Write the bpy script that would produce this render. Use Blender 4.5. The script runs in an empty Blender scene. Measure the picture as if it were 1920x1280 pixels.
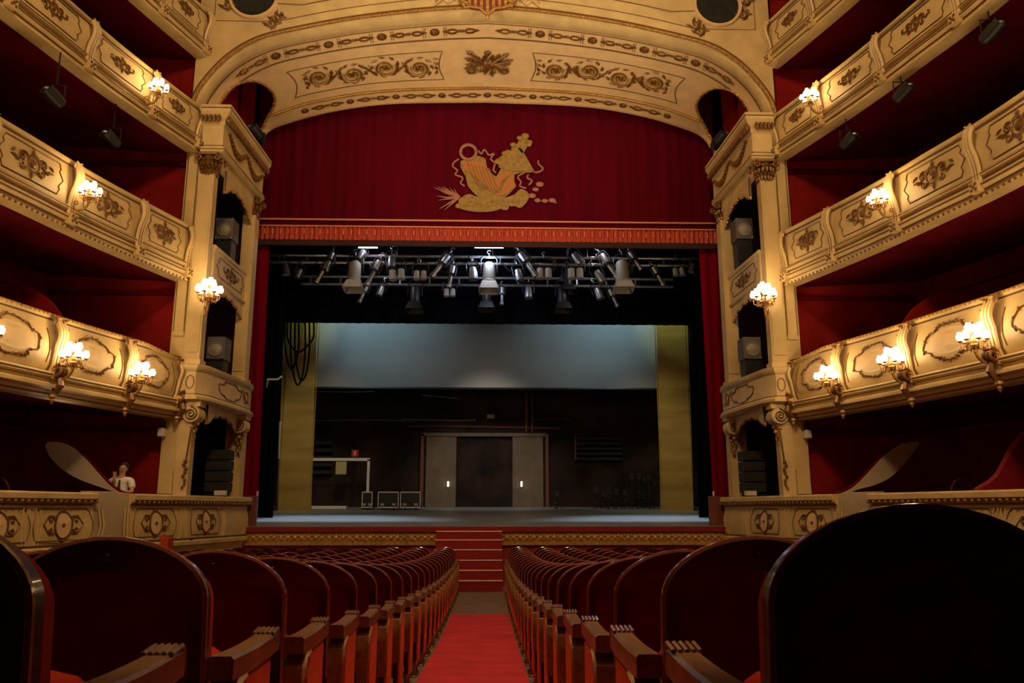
import bpy, math, random
from math import sin, cos, pi, radians as R, sqrt, atan2, atan, tan
from mathutils import Vector, Matrix, Euler
random.seed(7)
C = bpy.context.scene.collection
sc = bpy.context.scene

# ------------------------------------------------------------------ camera, world, lights, exposure
F = 1500.0; HY = 955.0; VX = 915.0
TH = atan((HY - 640) / F); YA = atan((960 - VX) / (F / cos(TH)))
cd = bpy.data.cameras.new('camera'); cam = bpy.data.objects.new('camera', cd); C.objects.link(cam)
cd.sensor_width = 36.0; cd.lens = F / 1920 * 36.0; cd.clip_start = 0.05; cd.clip_end = 200
cam.rotation_euler = Euler((pi / 2 + TH, 0, -YA), 'XYZ')
sc.camera = cam
sc.view_settings.view_transform = 'Standard'; sc.view_settings.look = 'None'
sc.view_settings.exposure = 0.0; sc.view_settings.gamma = 1.0; sc.view_settings.use_curve_mapping = False
w = bpy.data.worlds.new('world'); sc.world = w; w.use_nodes = True
w.node_tree.nodes['Background'].inputs[0].default_value = (0.5, 0.32, 0.22, 1)
w.node_tree.nodes['Background'].inputs[1].default_value = 0.010

def lamp(name, loc, power, col, kind='POINT', size=0.3, rot=None, spot=None, blend=.5):
    l = bpy.data.lights.new(name, kind); l.energy = power; l.color = col
    if kind == 'AREA': l.size = size
    elif kind == 'SPOT': l.shadow_soft_size = size; l.spot_size = spot; l.spot_blend = blend
    else: l.shadow_soft_size = size
    o = bpy.data.objects.new(name, l); C.objects.link(o); o.location = loc
    if rot: o.rotation_euler = rot
    return o
def aim(a, b):
    return (Vector(b) - Vector(a)).to_track_quat('-Z', 'Y').to_euler()

WARM = (1.0, 0.72, 0.38)
# unseen warm fill lamp, added high over the hall to light it
lamp('hall_fill_light', (0, 4.5, 15.0), 2900, (1.0, 0.74, 0.42), size=0.9)
# unseen fill spots, added at gallery height to brighten the proscenium and curtain
for sx in (-1, 1):
    p = (sx * 7.9, 9.5, 6.9)
    lamp('arch_fill_light', p, 1500, (1.0, 0.76, 0.45), 'SPOT', .25, aim(p, (-sx * 1.0, 21, 11.6)), R(58), 1.0)
for sx in (-1, 1):  # unseen spots added at the lower galleries to brighten the cove
    p = (sx * 7.75, 14.2, 3.95)
    lamp('cove_fill_light', p, 1500, (1.0, 0.76, 0.45), 'SPOT', .25, aim(p, (-sx * 1.0, 20.4, 12.2)), R(62), 1.0)
# stage work lights in the rig
for p, e, c in (((-3.45, 24.4, 7.95), 26, (1, .86, .95)), ((0.05, 24.3, 7.55), 30, (.55, .70, 1)), ((3.3, 24.4, 7.9), 22, (1, .86, .95))):
    lamp('rig_work_light', p, e, c, size=.08)
for x in (-5.2, 5.6):
    p = (x, 27.5, 8.6)
    lamp('stage_work_light', p, 3800, (.62, .80, 1), 'SPOT', .2, aim(p, (x * 1.0, 23.6, -.3)), R(58), .9)
for x in (-6.0, 6.0):
    p = (x, 28.3, 10.5)
    lamp('screen_wash_light', p, 850, (.52, .84, 1), 'SPOT', .3, aim(p, (x * .75, 31.4, 8.0)), R(75), 1.0)
p = (0, 27.0, 6.3)
lamp('stage_wash_light', p, 520, (1, .86, .70), 'SPOT', .4, aim(p, (0, 34, .6)), R(56), .8)

# ------------------------------------------------------------------ pixel -> point on a plane of known depth
_f = Vector((sin(YA) * cos(TH), cos(YA) * cos(TH), sin(TH))); _r = Vector((cos(YA), -sin(YA), 0)); _u = _r.cross(_f)
def at(px, py, Y):
    v = _f + _r * ((px - 960) / F) - _u * ((py - 640) / F)
    return v * (Y / v.y)

# ------------------------------------------------------------------ materials
def mat(name, col, rough=.6, metal=0., noise=0., scale=6., col2=None, bump=0., bscale=None, emit=None, es=0., stretch=(1, 1, 1), sheen=0., spec=None, coat=0.):
    m = bpy.data.materials.new(name); m.use_nodes = True
    nt = m.node_tree; b = nt.nodes['Principled BSDF']
    b.inputs['Base Color'].default_value = (*col, 1); b.inputs['Roughness'].default_value = rough
    b.inputs['Metallic'].default_value = metal
    if spec is not None: b.inputs['Specular IOR Level'].default_value = spec
    if sheen: b.inputs['Sheen Weight'].default_value = sheen; b.inputs['Sheen Tint'].default_value = (*[min(1, c * 2 + .1) for c in col], 1)
    if coat: b.inputs['Coat Weight'].default_value = coat
    if noise or bump:
        tc = nt.nodes.new('ShaderNodeTexCoord'); mp = nt.nodes.new('ShaderNodeMapping'); mp.inputs['Scale'].default_value = stretch
        nt.links.new(tc.outputs['Object'], mp.inputs[0])
    if noise:
        n = nt.nodes.new('ShaderNodeTexNoise'); n.inputs['Scale'].default_value = scale; n.inputs['Detail'].default_value = 5
        nt.links.new(mp.outputs[0], n.inputs['Vector'])
        rp = nt.nodes.new('ShaderNodeValToRGB')
        c2 = col2 or tuple(c * (1 - noise) for c in col)
        rp.color_ramp.elements[0].position = .32; rp.color_ramp.elements[0].color = (*c2, 1)
        rp.color_ramp.elements[1].position = .68; rp.color_ramp.elements[1].color = (*col, 1)
        nt.links.new(n.outputs['Fac'], rp.inputs[0]); nt.links.new(rp.outputs[0], b.inputs['Base Color'])
    if bump:
        n2 = nt.nodes.new('ShaderNodeTexNoise'); n2.inputs['Scale'].default_value = bscale or 40; n2.inputs['Detail'].default_value = 3
        nt.links.new(mp.outputs[0], n2.inputs['Vector'])
        bp = nt.nodes.new('ShaderNodeBump'); bp.inputs['Strength'].default_value = bump; bp.inputs['Distance'].default_value = .01
        nt.links.new(n2.outputs['Fac'], bp.inputs['Height']); nt.links.new(bp.outputs[0], b.inputs['Normal'])
    if emit:
        b.inputs['Emission Color'].default_value = (*emit, 1); b.inputs['Emission Strength'].default_value = es
        m.cycles.emission_sampling = 'NONE'
    return m

M = dict(
 cream=mat('aged_cream_paint', (.70, .50, .225), .5, noise=.22, scale=2.2, bump=.15, bscale=30),
 cream2=mat('pale_cream_panel', (.80, .55, .28), .55, noise=.15, scale=3),
 groove=mat('brown_gilt_line', (.17, .085, .025), .5, .3),
 gold=mat('old_gold_leaf', (.58, .31, .075), .38, .25, noise=.5, scale=14),
 dgold=mat('dark_antique_gold', (.24, .105, .025), .40, .25, noise=.45, scale=12),
 red=mat('red_velvet', (.25, .008, .014), .85, noise=.25, scale=5, sheen=.25),
 curtain=mat('crimson_curtain', (.095, .0, .009), .9, noise=.3, scale=1.2, stretch=(3, 3, .25), spec=.08),
 fringe=mat('scarlet_fringe', (.50, .045, .014), .6, noise=.3, scale=30),
 tassel=mat('pink_gold_braid', (.62, .22, .12), .6),
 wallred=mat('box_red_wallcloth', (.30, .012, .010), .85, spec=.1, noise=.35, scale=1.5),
 lining=mat('shade_dark_red_lining', (.15, .002, .008), .9, noise=.5, scale=.7, spec=.1),  # red wallcloth darkened to stand for shade under and behind the galleries
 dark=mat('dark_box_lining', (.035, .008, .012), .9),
 black=mat('black_masking_cloth', (.003, .003, .006), .95, spec=.05),
 metal=mat('black_metal', (.03, .03, .033), .4, .5),
 silver=mat('worn_aluminium', (.34, .35, .36), .38, .75, noise=.3, scale=12),
 pale=mat('pale_lamp_paint', (.36, .36, .34), .5),
 wood=mat('dark_seat_wood', (.075, .009, .009), .25, noise=.4, scale=5, stretch=(1, 6, 1), coat=.3),
 armwood=mat('brown_arm_wood', (.31, .145, .06), .33, noise=.45, scale=7, stretch=(8, 1, 8), coat=.3),
 bronze=mat('carved_bronze', (.28, .15, .06), .35, .6, noise=.5, scale=30),
 arm_gilt=mat('gilded_arm_scroll', (.46, .24, .09), .35, .1, noise=.5, scale=30),
 seatback=mat('wine_seat_cloth', (.24, .001, .022), .9, noise=.3, scale=14, spec=.1),
 seatred=mat('scarlet_seat_velvet', (.46, .018, .012), .85, noise=.2, scale=20, spec=.15),
 felt=mat('vermilion_felt_panel', (.90, .15, .08), .8, noise=.15, scale=20, spec=.15),
 rim=mat('polished_rim_highlight', (.34, .11, .07), .16, coat=1.0),  # polished rim wood, lightened to stand in for highlights along seat tops
 sidecurtain=mat('bright_crimson_curtain', (.22, .0, .014), .9, noise=.3, scale=1.2, stretch=(3, 3, .25), spec=.08),
 carpet=mat('red_aisle_carpet', (.64, .03, .052), .95, noise=.3, scale=2.5, bump=.4, bscale=220),
 floor=mat('worn_brown_floor', (.26, .165, .11), .6, noise=.45, scale=5, bump=.2),
 stage=mat('grey_stage_boards', (.30, .31, .32), .45, noise=.4, scale=1.6, stretch=(.4, 3, 1)),
 steps=mat('red_step_carpet', (.30, .010, .014), .9, noise=.25, scale=12),
 nosing=mat('pinkish_step_nosing', (.95, .55, .45), .5),
 screen=mat('grey_cyclorama_cloth', (.36, .36, .34), .85, noise=.12, scale=.5),
 ochre=mat('ochre_wing_flat', (.46, .33, .095), .85, noise=.3, scale=.8, stretch=(.35, 1, 2.2), col2=(.26, .165, .045), spec=.1),
 brick=mat('dark_stage_wall', (.060, .036, .028), .95, noise=.5, scale=.9, col2=(.014, .014, .018), bump=.3, spec=.1),
 greydoor=mat('grey_brown_door', (.19, .15, .11), .7, noise=.25, scale=2),
 pipe=mat('rusty_brown_pipe', (.16, .06, .045), .5, .3),
 grill=mat('speaker_grille', (.022, .021, .02), .7, noise=.3, scale=40),
 spk=mat('grey_speaker_box', (.10, .085, .075), .55),
 cone=mat('speaker_cone', (.28, .23, .17), .5),
 white=mat('white_paint', (.72, .70, .66), .5),
 swoop=mat('putty_partition_paint', (.44, .33, .22), .6, noise=.1, scale=2),
 signred=mat('sign_red', (.6, .03, .03), .5), signyel=mat('sign_yellow_card', (.45, .40, .18), .6),
 plinth=mat('brown_plinth_wood', (.22, .06, .025), .5, noise=.4, scale=4, stretch=(8, 8, .6)),
 skin=mat('skin', (.50, .27, .17), .55), shirt=mat('white_shirt', (.75, .72, .68), .8), hair=mat('dark_hair', (.02, .012, .01), .6),
 trousers=mat('dark_trousers', (.02, .02, .03), .8),
 glow=mat('glowing_glass_shade', (1, .9, .7), .3, emit=(1, .78, .45), es=9),
 coolglow=mat('lit_lamp_face', (.8, .9, 1), .3, emit=(.72, .85, 1), es=3.5),
 smallglow=mat('small_lit_lamp', (1, .95, .85), .3, emit=(1, .85, .6), es=3),
 emb_gold=mat('gold_embroidery', (.34, .19, .03), .6, noise=.45, scale=9, col2=(.18, .10, .02)),
 emb_org=mat('orange_embroidery', (.46, .10, .015), .6, noise=.5, scale=8, col2=(.28, .14, .03)),
 emb_thread=mat('dull_pink_gold_thread', (.32, .12, .075), .6),
 oculus=mat('oculus_shade', (.02, .017, .014), .9, noise=.5, scale=4),
 shieldred=mat('shield_red', (.30, .03, .01), .5),
)

# ------------------------------------------------------------------ mesh builder
class MB:
    def __init__(s): s.v = []; s.f = []
    def add(s, v, f):
        n = len(s.v); s.v += [tuple(p) for p in v]; s.f += [tuple(i + n for i in q) for q in f]; return s
    def box(s, x0, x1, y0, y1, z0, z1, M_=None):
        v = [(x, y, z) for z in (z0, z1) for y in (y0, y1) for x in (x0, x1)]
        if M_: v = [M_ @ Vector(p) for p in v]
        return s.add(v, [(0, 2, 3, 1), (4, 5, 7, 6), (0, 1, 5, 4), (2, 6, 7, 3), (0, 4, 6, 2), (1, 3, 7, 5)])
    def bbox(s, x0, x1, y0, y1, z0, z1, b=.01):          # box with chamfered edges
        v = []; idx = {}
        X = (x0, x1); Y = (y0, y1); Z = (z0, z1); sg = (1, -1)
        for i in range(2):
            for j in range(2):
                for k in range(2):
                    for ax in range(3):
                        p = [X[i] + sg[i] * b, Y[j] + sg[j] * b, Z[k] + sg[k] * b]; p[ax] = (X, Y, Z)[ax][(i, j, k)[ax]]
                        idx[i, j, k, ax] = len(v); v.append(tuple(p))
        f = []
        for i in range(2):
            f.append((idx[i, 0, 0, 0], idx[i, 1, 0, 0], idx[i, 1, 1, 0], idx[i, 0, 1, 0]))
            f.append((idx[0, i, 0, 1], idx[1, i, 0, 1], idx[1, i, 1, 1], idx[0, i, 1, 1]))
            f.append((idx[0, 0, i, 2], idx[1, 0, i, 2], idx[1, 1, i, 2], idx[0, 1, i, 2]))
            for j in range(2):
                f.append((idx[0, i, j, 1], idx[1, i, j, 1], idx[1, i, j, 2], idx[0, i, j, 2]))
                f.append((idx[i, 0, j, 0], idx[i, 1, j, 0], idx[i, 1, j, 2], idx[i, 0, j, 2]))
                f.append((idx[i, j, 0, 0], idx[i, j, 1, 0], idx[i, j, 1, 1], idx[i, j, 0, 1]))
                for k in range(2): f.append((idx[i, j, k, 0], idx[i, j, k, 1], idx[i, j, k, 2]))
        return s.add(v, f)
    def tube(s, pts, r, n=6, cap=True, closed=False):
        pts = [Vector(p) for p in pts]; N = len(pts); rr = r if isinstance(r, (list, tuple)) else [r] * N
        v = []; prev = None
        for i, p in enumerate(pts):
            if closed: t = pts[(i + 1) % N] - pts[i - 1]
            else: t = pts[min(i + 1, N - 1)] - pts[max(i - 1, 0)]
            if t.length < 1e-9: t = Vector((0, 0, 1))
            t.normalize()
            if prev is None:
                a = Vector((0, 0, 1)) if abs(t.z) < .9 else Vector((1, 0, 0)); prev = t.cross(a).normalized()
            u = (prev - t * prev.dot(t))
            if u.length < 1e-6: u = t.orthogonal()
            u.normalize(); prev = u; w_ = t.cross(u)
            for k in range(n):
                a = 2 * pi * k / n; v.append(p + (u * cos(a) + w_ * sin(a)) * rr[i])
        f = []
        for i in range(N if closed else N - 1):
            j = (i + 1) % N
            for k in range(n): f.append((i * n + k, i * n + (k + 1) % n, j * n + (k + 1) % n, j * n + k))
        if cap and not closed: f.append(tuple(range(n))[::-1]); f.append(tuple((N - 1) * n + k for k in range(n)))
        return s.add(v, f)
    def lathe(s, prof, loc=(0, 0, 0), n=16, M_=None):
        v = []; L = Vector(loc)
        for r, z in prof:
            for k in range(n):
                p = Vector((r * cos(2 * pi * k / n), r * sin(2 * pi * k / n), z))
                if M_: p = M_ @ p
                v.append(p + L)
        f = [(i * n + k, i * n + (k + 1) % n, (i + 1) * n + (k + 1) % n, (i + 1) * n + k) for i in range(len(prof) - 1) for k in range(n)]
        f.append(tuple(range(n))[::-1]); f.append(tuple((len(prof) - 1) * n + k for k in range(n)))
        return s.add(v, f)
    def blob(s, c, rx, ry=None, rz=None, n=8, m=5, M_=None):
        ry = ry or rx; rz = rz or rx; c = Vector(c); v = []
        v.append(Vector((0, 0, -rz)))
        for i in range(1, m):
            a = -pi / 2 + pi * i / m
            for k in range(n): v.append(Vector((rx * cos(a) * cos(2 * pi * k / n), ry * cos(a) * sin(2 * pi * k / n), rz * sin(a))))
        v.append(Vector((0, 0, rz)))
        f = [(0, 1 + (k + 1) % n, 1 + k) for k in range(n)]
        for i in range(m - 2):
            for k in range(n): f.append((1 + i * n + k, 1 + i * n + (k + 1) % n, 1 + (i + 1) * n + (k + 1) % n, 1 + (i + 1) * n + k))
        b = 1 + (m - 2) * n; f += [(b + k, b + (k + 1) % n, len(v) - 1) for k in range(n)]
        v = [((M_ @ p) if M_ else p) + c for p in v]
        return s.add(v, f)
    def prism(s, poly, fn, d0, d1):                       # polygon (a,b) mapped by fn(a,b,d)
        n = len(poly); v = [fn(a, b, d0) for a, b in poly] + [fn(a, b, d1) for a, b in poly]
        f = [tuple(range(n)), tuple(range(2 * n - 1, n - 1, -1))] + [(i, n + i, n + (i + 1) % n, (i + 1) % n) for i in range(n)]
        return s.add(v, f)
    def ring(s, o, i_, fn, d0, d1):                       # frame between two outlines of equal count
        n = len(o); v = [fn(a, b, d) for d in (d0, d1) for L in (o, i_) for a, b in L]
        f = []
        for k in range(n):
            j = (k + 1) % n
            f += [(k, j, n + j, n + k), (2 * n + k, 3 * n + k, 3 * n + j, 2 * n + j), (k, 2 * n + k, 2 * n + j, j), (n + k, n + j, 3 * n + j, 3 * n + k)]
        return s.add(v, f)
    def sweep(s, prof, path, cap=True):                   # prof [(out,z)], path [(P, N)]: P(x,y) N outward unit
        m = len(prof); v = []
        for P, N in path:
            for o, z in prof: v.append((P[0] + N[0] * o, P[1] + N[1] * o, z))
        f = []
        for i in range(len(path) - 1):
            for k in range(m):
                j = (k + 1) % m; f.append((i * m + k, i * m + j, (i + 1) * m + j, (i + 1) * m + k))
        if cap: f.append(tuple(range(m))); f.append(tuple((len(path) - 1) * m + k for k in range(m))[::-1])
        return s.add(v, f)
    def grid(s, rows):
        n = len(rows[0]); v = [p for r in rows for p in r]
        return s.add(v, [(i * n + k, i * n + k + 1, (i + 1) * n + k + 1, (i + 1) * n + k) for i in range(len(rows) - 1) for k in range(n - 1)])
    def build(s, name, material, parent=None, smooth=False, angle=40):
        off = Vector((0, 0, 0)); q = parent
        while q is not None: off += Vector(q.location); q = q.parent
        me = bpy.data.meshes.new(name)
        me.from_pydata([(p[0] - off.x, p[1] - off.y, p[2] - off.z) for p in s.v], [], s.f); me.validate()
        me.materials.append(material)
        import bmesh
        bm = bmesh.new(); bm.from_mesh(me); bmesh.ops.recalc_face_normals(bm, faces=bm.faces); bm.to_mesh(me); bm.free()
        if smooth:
            me.polygons.foreach_set('use_smooth', [True] * len(me.polygons))
            try: me.set_sharp_from_angle(angle=R(angle))
            except Exception: pass
        o = bpy.data.objects.new(name, me); C.objects.link(o)
        if parent is not None: o.parent = parent
        return o

def tag(o, label=None, cat=None, group=None, kind=None):
    if label: o['label'] = label
    if cat: o['category'] = cat
    if group: o['group'] = group
    if kind: o['kind'] = kind
    return o
def thing(name, loc, label, cat, group=None, rot=None):
    o = bpy.data.objects.new(name, None); C.objects.link(o); o.location = loc; o.empty_display_size = .1
    if rot: o.rotation_euler = rot
    return tag(o, label, cat, group)
def struct(o): o['kind'] = 'structure'; return o
KIDS = {}
def copy_tree(o, kids=None):
    c = o.copy(); C.objects.link(c)
    for ch in (kids if kids is not None else list(o.children)):
        d = ch.copy(); C.objects.link(d); d.parent = c
        for g in list(ch.children):
            e = g.copy(); C.objects.link(e); e.parent = d
    return c
SIDE = {-1: 'left', 1: 'right'}
ORD = ['zeroth', 'first', 'second', 'third', 'fourth', 'fifth', 'sixth', 'seventh', 'eighth', 'ninth', 'tenth', 'eleventh', 'twelfth', 'thirteenth', 'fourteenth', 'fifteenth', 'sixteenth', 'seventeenth', 'eighteenth', 'nineteenth', 'twentieth', 'twenty-first', 'twenty-second', 'twenty-third']
def lerp(a, b, t): return a + (b - a) * t
def interp(x, xs, ys):
    if x <= xs[0]: return ys[0]
    for i in range(len(xs) - 1):
        if x <= xs[i + 1]: return lerp(ys[i], ys[i + 1], (x - xs[i]) / (xs[i + 1] - xs[i]))
    return ys[-1]
def smoothline(pts, n=6):                                  # Catmull-Rom through 2D/3D points
    P = [Vector(p) for p in pts]; P = [P[0] * 2 - P[1]] + P + [P[-1] * 2 - P[-2]]; out = []
    for i in range(1, len(P) - 2):
        for k in range(n):
            t = k / n; a, b, c, d = P[i - 1:i + 3]
            out.append(.5 * ((2 * b) + (c - a) * t + (2 * a - 5 * b + 4 * c - d) * t * t + (3 * b - 3 * c + d - a) * t ** 3))
    out.append(P[-2]); return out

# ------------------------------------------------------------------ setting: floors and enclosing walls
def floor_z(Y):
    if Y > 19.8: return -1.96
    return -1.96 + .9 * ((19.8 - Y) / 18.4) ** 2
rows = []
for i in range(41):
    y = -1.5 + 23.6 * i / 40
    rows.append([(x, y, floor_z(y)) for x in (-12, -4, 4, 12)])
bm = MB().grid(rows); bm.box(-12, 12, -1.5, 22, -2.4, -2.2)
struct(bm.build('floor', M['floor']))
rows = []
for i in range(33):
    y = -.8 + 16.3 * i / 32
    rows.append([(x, y, floor_z(y) + .018) for x in (-.66, .40)])
b = MB().grid(rows); b.grid([[(p[0], p[1], p[2] - .012) for p in r] for r in rows])
for e in (0, 1): b.grid([[r[e], (r[e][0], r[e][1], r[e][2] - .012)] for r in rows])
b.grid([rows[-1], [(p[0], p[1], p[2] - .012) for p in rows[-1]]])
tag(b.build('aisle_carpet', M['carpet']), 'long red carpet runner down the centre aisle towards the stage steps', 'carpet')
def stage_z(Y): return -.43 + .045 * (Y - 22)
b = MB(); b.grid([[(x, y, stage_z(y)) for x in (-11, 11)] for y in (21.98, 24, 28, 35)])
b.grid([[(x, y, stage_z(y) - .15) for x in (-11, 11)] for y in (21.98, 24, 28, 35)])
b.grid([[(x, 21.98, stage_z(21.98) - d) for x in (-11, 11)] for d in (0, .15)])
struct(b.build('stage_floor', M['stage']))

# the hall behind and above the camera: rear wall, ceiling, and the rear gallery that overhangs the last rows
struct(MB().box(-12, 12, -3.2, -3.0, -2.2, 16.4).build('wall_rear', M['lining']))
struct(MB().box(-12, 12, -3.2, 18.9, 16.2, 16.4).build('ceiling', M['cream']))
rg = thing('balcony', (0, 0, 1.8), 'rear gallery overhanging the last stalls rows, above and behind the camera', 'balcony')
MB().box(-8.6, 8.6, -3.0, 1.9, 1.80, 2.0).build('gallery_floor', M['lining'], rg); MB().box(-8.6, 8.6, 1.9, 2.1, 1.75, 3.5).build('parapet_body', M['cream'], rg)
# ------------------------------------------------------------------ plan of the side galleries
YS = [7, 9, 11.3, 12.9, 14, 15.5, 16.8, 18.62]; XS = [8.7, 8.84, 8.78, 8.62, 8.4, 8.1, 7.76, 7.23]
def planpath(side, y0, y1, n=36, ys=YS, xs=XS):
    pts = smoothline([(side * x, y) for x, y in zip(xs, ys)], 12); pts = [p for p in pts]
    L = [0]; 
    for a, b_ in zip(pts, pts[1:]): L.append(L[-1] + (b_ - a).length)
    yy = [p.y for p in pts]; s0 = interp(y0, yy, L); s1 = interp(y1, yy, L); out = []
    for i in range(n + 1):
        s_ = lerp(s0, s1, i / n); x = interp(s_, L, [p.x for p in pts]); y = interp(s_, L, yy)
        out.append((x, y))
    res = []
    for i, p in enumerate(out):
        a = out[max(i - 1, 0)]; c = out[min(i + 1, n)]; tx, ty = c[0] - a[0], c[1] - a[1]; l = sqrt(tx * tx + ty * ty); tx /= l; ty /= l
        N = (ty, -tx) if side < 0 else (-ty, tx)           # towards the hall
        res.append((p, N))
    return res
class Surf:                                               # M(s,h,o): s metres along the front from the stage pier outwards
    def __init__(s, side, ys=YS, xs=XS, ytop=18.62, prof=None):
        s.path = planpath(side, max(ys[0], 7.5), ytop, 120, ys, xs)[::-1]; s.L = [0]; s.side = side; s.prof = prof
        for a, b_ in zip(s.path, s.path[1:]): s.L.append(s.L[-1] + sqrt((a[0][0] - b_[0][0]) ** 2 + (a[0][1] - b_[0][1]) ** 2))
    def s_of_Y(s, Y): return interp(-Y, [-p[0][1] for p in s.path], s.L)
    def __call__(s, a, h, o=0):
        i = 0
        while i < len(s.L) - 2 and s.L[i + 1] < a: i += 1
        t = (a - s.L[i]) / (s.L[i + 1] - s.L[i]); P, N = s.path[i]; Q, N2 = s.path[i + 1]
        off = o + (s.prof(h) if s.prof else 0)
        nx, ny = lerp(N[0], N2[0], t), lerp(N[1], N2[1], t)
        return Vector((lerp(P[0], Q[0], t) + nx * off, lerp(P[1], Q[1], t) + ny * off, h))
    def rng(s, a0, a1, n=10): return [lerp(a0, a1, i / n) for i in range(n + 1)]

# ------------------------------------------------------------------ ornament vocabulary (on any surface S(s,h,o))
def spiral(c, r, turns, a0, dirn=1, n=16, shrink=.12):
    out = []
    for i in range(n + 1):
        t = i / n; rr = r * (1 - t * (1 - shrink)); a = a0 + dirn * t * turns * 2 * pi
        out.append((c[0] + rr * cos(a), c[1] + rr * sin(a)))
    return out
def line(b, S, pts, r=.012, o=.01, n=5, closed=False):
    b.tube([S(p[0], p[1], o) for p in pts], r, n, closed=closed)
def leaf(b, S, c, ln, wd, ang, o=.012, th=.02):
    ca, sa = cos(ang), sin(ang)
    def q(u, v_, d): return S(c[0] + u * ca - v_ * sa, c[1] + u * sa + v_ * ca, d)
    pts = [q(-ln / 2, 0, o), q(-ln * .1, wd / 2, o), q(ln / 2, 0, o), q(-ln * .1, -wd / 2, o), q(-.02 * ln, 0, o + th)]
    b.add(pts, [(0, 1, 4), (1, 2, 4), (2, 3, 4), (3, 0, 4), (0, 3, 2, 1)])
def dome(b, S, c, r, o=.005, th=.03, n=8):
    v = []
    for k in range(n): a = 2 * pi * k / n; v.append(S(c[0] + r * cos(a), c[1] + r * sin(a), o))
    for k in range(n): a = 2 * pi * k / n; v.append(S(c[0] + r * .6 * cos(a), c[1] + r * .6 * sin(a), o + th * .8))
    v.append(S(c[0], c[1], o + th))
    b.add(v, [(k, (k + 1) % n, n + (k + 1) % n, n + k) for k in range(n)] + [(n + k, n + (k + 1) % n, 2 * n) for k in range(n)])
def ringo(b, S, c, rx, rh, r=.015, o=.012, n=20):
    b.tube([S(c[0] + rx * cos(2 * pi * k / n), c[1] + rh * sin(2 * pi * k / n), o) for k in range(n)], r, 5, closed=True)
def cartouche_cluster(b, S, c, w_, h_):                   # leafy oval with a shield in the middle
    ringo(b, S, c, w_ * .14, h_ * .30, .018, .03)
    dome(b, S, c, h_ * .17, .01, .03)
    for sx in (-1, 1):
        line(b, S, spiral((c[0] + sx * w_ * .25, c[1] + h_ * .10), h_ * .22, 1.15, pi if sx > 0 else 0, -sx), .016, .02)
        line(b, S, spiral((c[0] + sx * w_ * .25, c[1] - h_ * .18), h_ * .16, 1.1, pi if sx > 0 else 0, sx), .014, .02)
        for k in range(5):
            leaf(b, S, (c[0] + sx * w_ * (.2 + .07 * k), c[1] + h_ * (.28 - .11 * k) * (1 if k % 2 else -1)), h_ * .3, h_ * .12, sx * (.5 if k % 2 else -.6) + (0 if sx > 0 else pi), .01, .035)
        leaf(b, S, (c[0] + sx * w_ * .46, c[1]), h_ * .35, h_ * .12, 0 if sx > 0 else pi, .01, .03)
    for a in (pi / 2, -pi / 2): leaf(b, S, (c[0], c[1] + h_ * .42 * (1 if a > 0 else -1)), h_ * .28, h_ * .2, a, .01, .03)
def leafy_oval(b, S, c, w_, h_, rnd):                     # irregular leafy frame
    n = 44; pts = []
    for k in range(n):
        a = 2 * pi * k / n; m_ = 1 + .10 * cos(4 * a) + .05 * sin(9 * a + rnd)
        x = abs(cos(a)) ** .75 * (1 if cos(a) >= 0 else -1) * w_ / 2 * m_; y = abs(sin(a)) ** .75 * (1 if sin(a) >= 0 else -1) * h_ / 2 * m_
        pts.append((c[0] + x, c[1] + y))
    line(b, S, pts, .014, .012, 5, True)
    for k in range(0, n, 1):
        if abs(cos(2 * pi * k / n)) < .55 or k % 3 == 0:
            p = pts[k]; leaf(b, S, p, .13, .06, 2 * pi * k / n * 3 + rnd, .008, .035)
def panel_line(b, S, s0, s1, h0, h1, bite=.12, r=.009, o=.008):
    n = 8; pts = []
    for i in range(n + 1): pts.append((lerp(s0 + bite, s1 - bite, i / n), h1))
    mid = (h0 + h1) / 2
    pts += [(s1 - bite, h1), (s1 - bite * .6, h1 - (h1 - h0) * .18), (s1 - bite * .9, h1 - (h1 - h0) * .26), (s1, mid), (s1 - bite * .9, h0 + (h1 - h0) * .26), (s1 - bite * .6, h0 + (h1 - h0) * .18)]
    for i in range(n + 1): pts.append((lerp(s1 - bite, s0 + bite, i / n), h0))
    pts += [(s0 + bite * .6, h0 + (h1 - h0) * .18), (s0 + bite * .9, h0 + (h1 - h0) * .26), (s0, mid), (s0 + bite * .9, h1 - (h1 - h0) * .26), (s0 + bite * .6, h1 - (h1 - h0) * .18)]
    line(b, S, pts, r, o, 4, True)

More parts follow.
